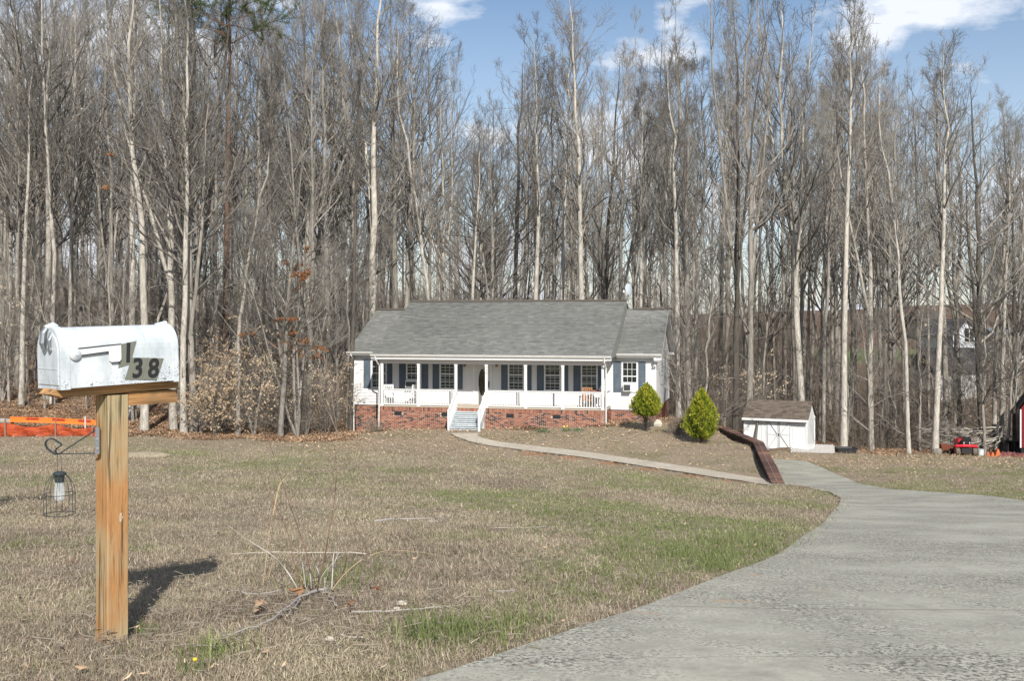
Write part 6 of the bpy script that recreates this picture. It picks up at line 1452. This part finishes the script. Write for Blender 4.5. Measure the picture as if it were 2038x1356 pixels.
# orange ramps, maroon tarp bundle, dark deck, red barn
M['ramp'] = mat('orange_ramp_paint', (.46, .14, .05), .6)
for px, s_, lb in ((1966, 1, 'leftmost small orange wedge ramp on the grass'), (1974, .95, 'middle orange wedge ramp leaning by its twin'), (1985, 1.5, 'tallest orange wedge ramp beside the maroon tarp')):
    p = on_ground(px, 53.2); o = thing('orange_ramp', lb, 'ramp', p, g.normal()*.15, 'orange ramps standing on the grass'); m = MB(); h = .28*s_
    m.prism([(-.10*s_, 0), (.12*s_, 0), (.02*s_, h), (-.03*s_, h)], -.1, .12); m.build('body', M['ramp'], o); MB().box(-.02, .02, -.115, -.1, .02, h*.6).build('rib', M['ramp'], o)
p = on_ground(2003, 53.3); m = MB(); V_ = []; F_ = []
for i in range(15):
    for j in range(7):
        u_, v_2 = i/14*2-1, j/6; V_.append((u_*.72, (v_2-.5)*.6, max(0.0, .25*math.sin(PI*v_2)*(1-u_**4)*(1+.3*math.sin(i*2.1+j)))))
for i in range(14):
    for j in range(6): a = i*7+j; F_.append((a, a+7, a+8, a+1))
tag(link('tarp_bundle', MB().add(V_, F_).mesh('tarp_bundle', m_paint('maroon_tarp', (.11, .03, .028), .6, (.30, .16, .13), .5, 6), True), None, tuple(p)), 'crumpled maroon tarp bundle right of the orange ramps', 'tarp')
p = on_ground(2032, 53.0); tag(link('tarp_bundle', MB().add([(x_*.8, y_, z_*.8) for x_, y_, z_ in V_], F_).mesh('tarp_bundle', bpy.data.materials['maroon_tarp'], True), None, tuple(p)), 'second maroon tarp bundle at the right picture edge under the barn', 'tarp')
p = on_ground(2022, 55.0); dk = thing('dark_bench', 'dark slatted bench standing against the left side of the red barn', 'bench', p)
for z in (.78, .83): MB().box(-.85, .6, -.25+(z-.78)*4, -.18+(z-.78)*4, z-.02, z).build('top_board', M['rub'], dk)
MB().box(-.85, .6, -.25, .25, .74, .77).build('bench_top', M['rub'], dk)
for x_ in (-.7, -.25, .1, .5): MB().box(x_-.04, x_+.04, -.2, .2, 0, .74).build('leg', M['rub'], dk)
MB().tube([(-.15, -.3, .05), (.1, -.32, .30), (.35, -.3, .32), (.6, -.3, .2)], [.1, .2, .2, .12], 8).build('dark_bundle', M['rub'], dk)
brn = thing('red_barn', 'dark red gambrel roofed small barn cut by the right picture edge', 'barn', on_ground(2030, 53.6, -.1), math.radians(-25))
M['barn'] = m_paint('barn_red_board', (.16, .012, .016), .7, (.08, .01, .01), .6, 5); BW, bz0, be, bp = 3.2, .55, 2.55, 3.55
m = MB(); pr = [(0, bz0), (BW, bz0), (BW, be), (BW-.5, be+.75), (BW/2, bp+.1), (.5, be+.75), (0, be)]; m.prism(pr, 0, 3.5); m.build('wall', M['barn'], brn)
m = MB()
for a, b in (((-.16, be-.08), (.42, be+.82)), ((.42, be+.82), (BW/2, bp+.2)), ((BW+.16, be-.08), (BW-.42, be+.82)), ((BW-.42, be+.82), (BW/2, bp+.2))): m.beam((a[0], -.2, a[1]), (a[0], 3.7, a[1]), .01, .01); m.add([(a[0], -.22, a[1]), (b[0], -.22, b[1]), (b[0], 3.7, b[1]), (a[0], 3.7, a[1]), (a[0], -.22, a[1]+.06), (b[0], -.22, b[1]+.06), (b[0], 3.7, b[1]+.06), (a[0], 3.7, a[1]+.06)], [(0, 1, 2, 3), (7, 6, 5, 4), (0, 4, 5, 1), (1, 5, 6, 2), (2, 6, 7, 3), (3, 7, 4, 0)])
m.build('roof', mat('black_barn_roof', (.02, .02, .022), .8), brn); MB().box(.0, .07, -.02, .0, bz0, be).build('corner_trim', M['trim'], brn); MB().box(.42, .56, -.03, -.002, bz0+.05, be-.05).build('door_trim', m_paint('grey_white_barn_trim', (.45, .45, .45), .6), brn)
MB().box(.56, 1.5, -.025, -.002, bz0+.05, be-.1).build('door', M['barn'], brn)
MB().box(.05, BW-.05, .05, 3.4, -.2, bz0).build('skirting', M['dark'], brn)

# ================================================================== far houses seen through the trunks
def far_house(name, label, px0, px1, pyb, pye, pyr, d, dep, wall_c, roof_c, gable_front=True, wins=(), rz=0.0):
    a, b = E(px0, pyb, d), E(px1, pyb, d); Wd = b[0]-a[0]; he = (pyb-pye)/F*d; hr = (pyb-pyr)/F*d
    o = thing(name, label, 'house', tuple(a), rz); mw_ = m_paint(name+'_wall_'+str(px0), wall_c, .7, tuple(c*.8 for c in wall_c), .3, 1); mr_ = mat(name+'_roof_'+str(px0), roof_c, .9)
    MB().box(0, Wd, 0, dep, -2, he).build('wall', mw_, o)
    if gable_front:
        m = MB(); m.prism([(0, he), (Wd, he), (Wd/2, hr)], .02, dep-.02); m.build('gable', mw_, o); m = MB()
        for s0, s1 in (((-.3, he-.25), (Wd/2, hr+.02)), ((Wd+.3, he-.25), (Wd/2, hr+.02))): m.add([(s0[0], -.3, s0[1]), (s1[0], -.3, s1[1]), (s1[0], dep+.3, s1[1]), (s0[0], dep+.3, s0[1]), (s0[0], -.3, s0[1]+.18), (s1[0], -.3, s1[1]+.18), (s1[0], dep+.3, s1[1]+.18), (s0[0], dep+.3, s0[1]+.18)], [(0, 1, 2, 3), (7, 6, 5, 4), (0, 4, 5, 1), (1, 5, 6, 2), (2, 6, 7, 3), (3, 7, 4, 0)])
        m.build('roof', mr_, o)
    else:
        m = MB(); m.add([(-.3, -.4, he-.05), (Wd+.3, -.4, he-.05), (Wd+.3, dep/2, hr), (-.3, dep/2, hr), (Wd+.3, dep+.4, he-.05), (-.3, dep+.4, he-.05)], [(0, 1, 2, 3), (3, 2, 4, 5), (0, 3, 5), (1, 4, 2), (0, 5, 4, 1)]); m.build('roof', mr_, o)
    for wx, wz, ww, wh in wins:
        W_ = MB().box(wx*Wd-ww/2, wx*Wd+ww/2, -.06, -.0, wz*he-wh/2, wz*he+wh/2).build('window', M['dark'], o); m = MB(); m.box(wx*Wd-ww/2-.1, wx*Wd+ww/2+.1, -.09, -.065, wz*he+wh/2, wz*he+wh/2+.12); m.box(wx*Wd-ww/2-.1, wx*Wd+ww/2+.1, -.09, -.065, wz*he-wh/2-.12, wz*he-wh/2); m.box(wx*Wd-.04, wx*Wd+.04, -.085, -.065, wz*he-wh/2, wz*he+wh/2); m.build('frame', M['trim'], W_)
    return o
far_house('far_house', 'pale blue white gabled house far off through the trunks at right', 1897, 1950, 716, 668, 638, 128, 10, (.62, .66, .70), (.10, .10, .11), True, [(.6, 1.02, 1.1, 1.7), (.5, .18, 1.2, 1.5), (.82, .18, 1.4, 1.5)])
far_house('far_outbuilding', 'low dark roofed pale outbuilding below the far white house', 1862, 1962, 775, 741, 694, 112, 7, (.55, .56, .56), (.045, .045, .05), False, [])
far_house('far_house', 'long white house with grey roof far off at the right picture edge', 1998, 2110, 720, 684, 652, 134, 9, (.64, .65, .66), (.13, .14, .15), False, [(.08, .6, 1.0, 1.4), (.3, .6, 1.0, 1.4)])
far_house('far_house', 'small tan house glimpsed left of the far white house', 1840, 1880, 668, 640, 618, 168, 9, (.42, .38, .28), (.09, .08, .07), False, [(.75, .6, 1.2, 1.8)])

# ================================================================== foreground weeds, sticks, stones
def gp(px, py, dz=0.0): p = hit(px, py); return p+[0, 0, dz]
M['stemred'] = mat('reddish_brown_stem', (.16, .085, .06), .8); M['straw'] = m_paint('straw_stalk', (.46, .36, .22), .7, (.28, .19, .11), .4, 10); M['greywood'] = m_paint('weathered_grey_stick', (.36, .33, .31), .85, (.20, .19, .19), .6, 14); M['whitestick'] = m_paint('bleached_stick', (.46, .42, .37), .8, (.24, .21, .18), .8, 14)
ds = float(hit(620, 1190)[1])
def curve(pts_, r0, r1, nm, mt, par, d=None):
    d = ds if d is None else d; P = [Vector(E(px, py, d+(dd_ if isinstance(dd_, (int, float)) else 0))) for px, py, dd_ in [(p+(0,))[:3] for p in pts_]]
    n = len(P); Q = []
    for i in range(n-1):     # smooth through the points
        p0, p1, p2, p3 = P[max(0, i-1)], P[i], P[i+1], P[min(n-1, i+2)]
        for t in (0, .25, .5, .75): Q.append(.5*((2*p1)+(-p0+p2)*t+(2*p0-5*p1+4*p2-p3)*t*t+(-p0+3*p1-3*p2+p3)*t**3))
    Q.append(P[-1]); R = list(np.linspace(r0, r1, len(Q))*.7); return MB().tube(Q, R, 6).build(nm, M[mt], par, True)
sp_ = thing('cut_shrub', 'cut back shrub with long bare whips rising from the lawn right of the mailbox', 'shrub')
for pts_, r0, r1, mt in (([(625, 1190), (612, 1110), (596, 1060), (575, 1000), (558, 950), (545, 910), (533, 868)], .0042, .0014, 'stemred'), ([(602, 1180), (585, 1120), (572, 1060), (545, 1000), (528, 965), (504, 920)], .0036, .0013, 'stemred'),
    ([(632, 1175), (645, 1115), (655, 1060), (665, 1000), (669, 950), (669, 920), (664, 885)], .0045, .0014, 'stemred'), ([(597, 1185), (585, 1160), (565, 1130), (540, 1105), (500, 1080), (455, 1048)], .0068, .0018, 'whitestick'),
    ([(660, 1175), (662, 1140), (664, 1105), (672, 1080), (678, 1064)], .0065, .0025, 'whitestick'), ([(652, 1190), (680, 1150), (720, 1115), (760, 1099), (800, 1097), (850, 1102), (880, 1108)], .0036, .0008, 'straw'), ([(720, 1115), (745, 1098), (770, 1090)], .0016, .0006, 'stemred'), ([(640, 1195), (650, 1150), (662, 1120), (690, 1100)], .003, .001, 'greywood'), ([(628, 1190), (640, 1150), (655, 1130), (668, 1128)], .004, .002, 'greywood'), ([(615, 1185), (600, 1150), (590, 1140)], .003, .001, 'straw'),
    ([(663, 1140), (668, 1115), (676, 1100), (682, 1098)], .004, .002, 'whitestick'), ([(646, 1200), (647, 1170), (645, 1150)], .005, .003, 'greywood'), ([(620, 1175), (618, 1150), (614, 1130), (604, 1127)], .006, .003, 'greywood'), ([(634, 1160), (634, 1140), (628, 1127)], .006, .004, 'greywood'),
    ([(668, 1160), (682, 1140), (690, 1110), (680, 1085), (675, 1072)], .004, .0012, 'stemred'), ([(730, 1110), (722, 1080), (715, 1062)], .002, .001, 'stemred'), ([(755, 1100), (756, 1085), (752, 1076)], .002, .001, 'stemred'),
    ([(778, 1098), (779, 1086)], .0016, .001, 'stemred'), ([(806, 1098), (812, 1086)], .0016, .001, 'stemred'), ([(610, 1190), (607, 1160), (602, 1120)], .005, .003, 'greywood'), ([(600, 1180), (596, 1150), (593, 1120)], .003, .001, 'stemred')):
    curve([p+(random.Random(int(p[0]*7+p[1])).uniform(-.06, .06),) for p in pts_], r0, r1, 'whip', mt, sp_)
dg = float(hit(523, 1170)[1])
sg_ = thing('dry_grass_stalk', 'tall straw coloured grass stalk with drooping seed head near the cut shrub', 'plant')
for pts_, r0, r1 in (([(523, 1168), (527, 1140), (532, 1090), (540, 1040), (548, 1000), (556, 970), (568, 950), (583, 938), (592, 924)], .0035, .001), ([(543, 1030), (550, 990), (556, 965), (566, 955)], .006, .002), ([(534, 1155), (540, 1130), (548, 1110)], .003, .001), ([(546, 1020), (552, 985), (560, 960)], .004, .002)): curve(pts_, r0, r1, 'stalk', 'straw', sg_, dg)
def stick(pts_, r0, r1, mt, label, rr=True):
    P = [Vector(gp(px, py, .022+r0)) for px, py in pts_]; Q = []
    for a, b in zip(P[:-1], P[1:]):
        for t in (0, .33, .66): Q.append(a.lerp(b, t)+Vector((random.gauss(0, .004), random.gauss(0, .004), random.gauss(0, .003))))
    Q.append(P[-1]); m = MB().tube(Q, [r_*random.uniform(.8, 1.15)*.72 for r_ in np.linspace(r0, r1, len(Q))], 7); return tag(m.build('stick', M[mt], None, True), label, 'stick')
stick([(458, 1112), (500, 1110), (560, 1108), (640, 1109), (730, 1112)], .004, .006, 'whitestick', 'long straight bleached stick lying behind the cut shrub')
stick([(650, 1187), (625, 1192), (600, 1203), (570, 1228), (540, 1250), (510, 1265), (470, 1278), (440, 1285)], .013, .004, 'greywood', 'thick grey forked branch lying at the foot of the cut shrub')
stick([(598, 1205), (585, 1225), (570, 1242)], .008, .004, 'greywood', 'short side fork of the grey branch by the cut shrub')
stick([(648, 1188), (656, 1200), (670, 1220)], .007, .005, 'greywood', 'short grey twig pointing right below the cut shrub')
stick([(455, 1188), (490, 1195), (530, 1194), (565, 1188)], .006, .004, 'greywood', 'grey mossy stick left of the cut shrub base')
stick([(700, 1233), (750, 1230), (820, 1226), (880, 1220), (917, 1218)], .006, .004, 'greywood', 'long thin grey stick right of the cut shrub near the driveway')
stick([(668, 1277), (700, 1281), (725, 1283)], .004, .003, 'whitestick', 'short white stick in the foreground grass')
stick([(745, 1046), (790, 1042), (850, 1041), (890, 1036)], .014, .004, 'greywood', 'flat grey branch lying in the middle of the lawn')
stick([(840, 1045), (866, 1046), (885, 1040)], .007, .003, 'greywood', 'short fork beside the flat grey branch on the lawn')
stick([(975, 1059), (1030, 1058), (1090, 1056)], .006, .005, 'whitestick', 'pale stick in the lawn right of the flat grey branch')
stick([(970, 1187), (1000, 1188), (1030, 1185)], .004, .004, 'greywood', 'small pale stick midway between shrub and driveway')
rs_ = random.Random(5)
def stone(px, py, r_, mt, label, nm='stone', cat='stone', fl=.45):
    p = gp(px, py, .012); V_ = []; F_ = []; n = 9
    for i, (h, k) in enumerate(((0, .85), (.5, 1), (.85, .65), (1, .15))):
        for j in range(n): t = 2*PI*j/n; q_ = k*(.85+.3*rs_.random()); V_.append((r_*q_*math.cos(t)*1.3, r_*q_*math.sin(t), r_*fl*2*h))
    for i in range(3):
        for j in range(n): a = i*n+j; b = i*n+(j+1) % n; F_.append((a, b, b+n, a+n))
    F_.append(tuple(3*n+j for j in range(n))); o = link(nm, MB().add(V_, F_).mesh(nm, mt, True), None, tuple(p)); return tag(o, label, cat)
pr_ = bpy.data.materials['pale_rock']
stone(800, 1210, .022, pr_, 'larger white pebble by the thin stick right of the shrub'); stone(790, 1220, .016, pr_, 'smaller white pebble beside the larger one'); stone(655, 1282, .016, pr_, 'white pebble left of the short white stick')
stone(285, 912, .55, m_paint('tan_soil', (.36, .29, .20), .95), 'low bare tan soil mound at the left of the lawn', 'soil_mound', 'mound', .10)
# big fallen leaf by the shrub and green clumps of grass
def gclump(px, py, n, wd, h, label):
    g = np.random.default_rng(int(px+py)); o = thing('grass_clump', label, 'grass clump', gp(px, py)); V_, F_, T_ = tuft(g, n, wd, h, .004, .8, .6); link('blades', npmesh('blades', V_, F_, M['green'], False, T_), o)['kind'] = 'stuff'
gclump(870, 1270, 420, .26, .12, 'large bright green grass clump near the driveway edge at bottom'); gclump(935, 1280, 380, .24, .11, 'green clump right beside the largest bottom clump'); gclump(1040, 1250, 200, .18, .10, 'small green clump nearest the driveway edge')
gclump(425, 1310, 260, .16, .10, 'bright green clump at the bottom left of the lawn'); gclump(275, 1262, 150, .09, .05, 'low green weed patch at the foot of the mailbox post'); gclump(355, 915, 900, 1.3, .17, 'green grass patch at the left middle of the lawn')
gclump(640, 1170, 260, .25, .11, 'green grass growing inside the cut shrub'); gclump(700, 1150, 260, .3, .09, 'thin green grass right of the cut shrub'); gclump(1470, 1085, 700, .45, .13, 'long yellow green clump beside the driveway bend'); gclump(1350, 1130, 420, .5, .10, 'green clump left of the yellow green one by the driveway')
gclump(385, 1345, 60, .06, .07, 'tiny green weed at the very bottom edge')
o = thing('dandelion', 'tiny yellow dandelion at the very bottom edge of the lawn', 'flower', gp(388, 1352)); MB().tube([(0, 0, 0), (0, 0, .06)], .002, 5).build('stem', M['green'], o); MB().tube([(0, 0, .058), (0, 0, .064), (0, 0, .07)], [.003, .008, .006], 10).build('flower_head', mat('dandelion_yellow', (.80, .55, .02), .6), o)
g = np.random.default_rng(12)
for px, py, s_, lb in ((595, 1195, .07, 'large rust coloured curled leaf at the foot of the cut shrub'), (747, 1195, .045, 'reddish curled leaf right of the cut shrub'), (145, 1137, .05, 'tan curled leaf left of the mailbox post'), (700, 1225, .06, 'small orange leaf beside the thin grey stick'), (520, 1228, .07, 'tan leaf lying left of the grey forked branch')):
    V_, F_ = leaves(g, 5, .03, s_, None, .5, .03, 0); tag(link('curled_leaf', npmesh('curled_leaf', V_, F_, M['oak'] if 'rust' in lb or 'red' in lb or 'orange' in lb else M['litter']), None, tuple(gp(px, py, .03))), lb, 'leaf')
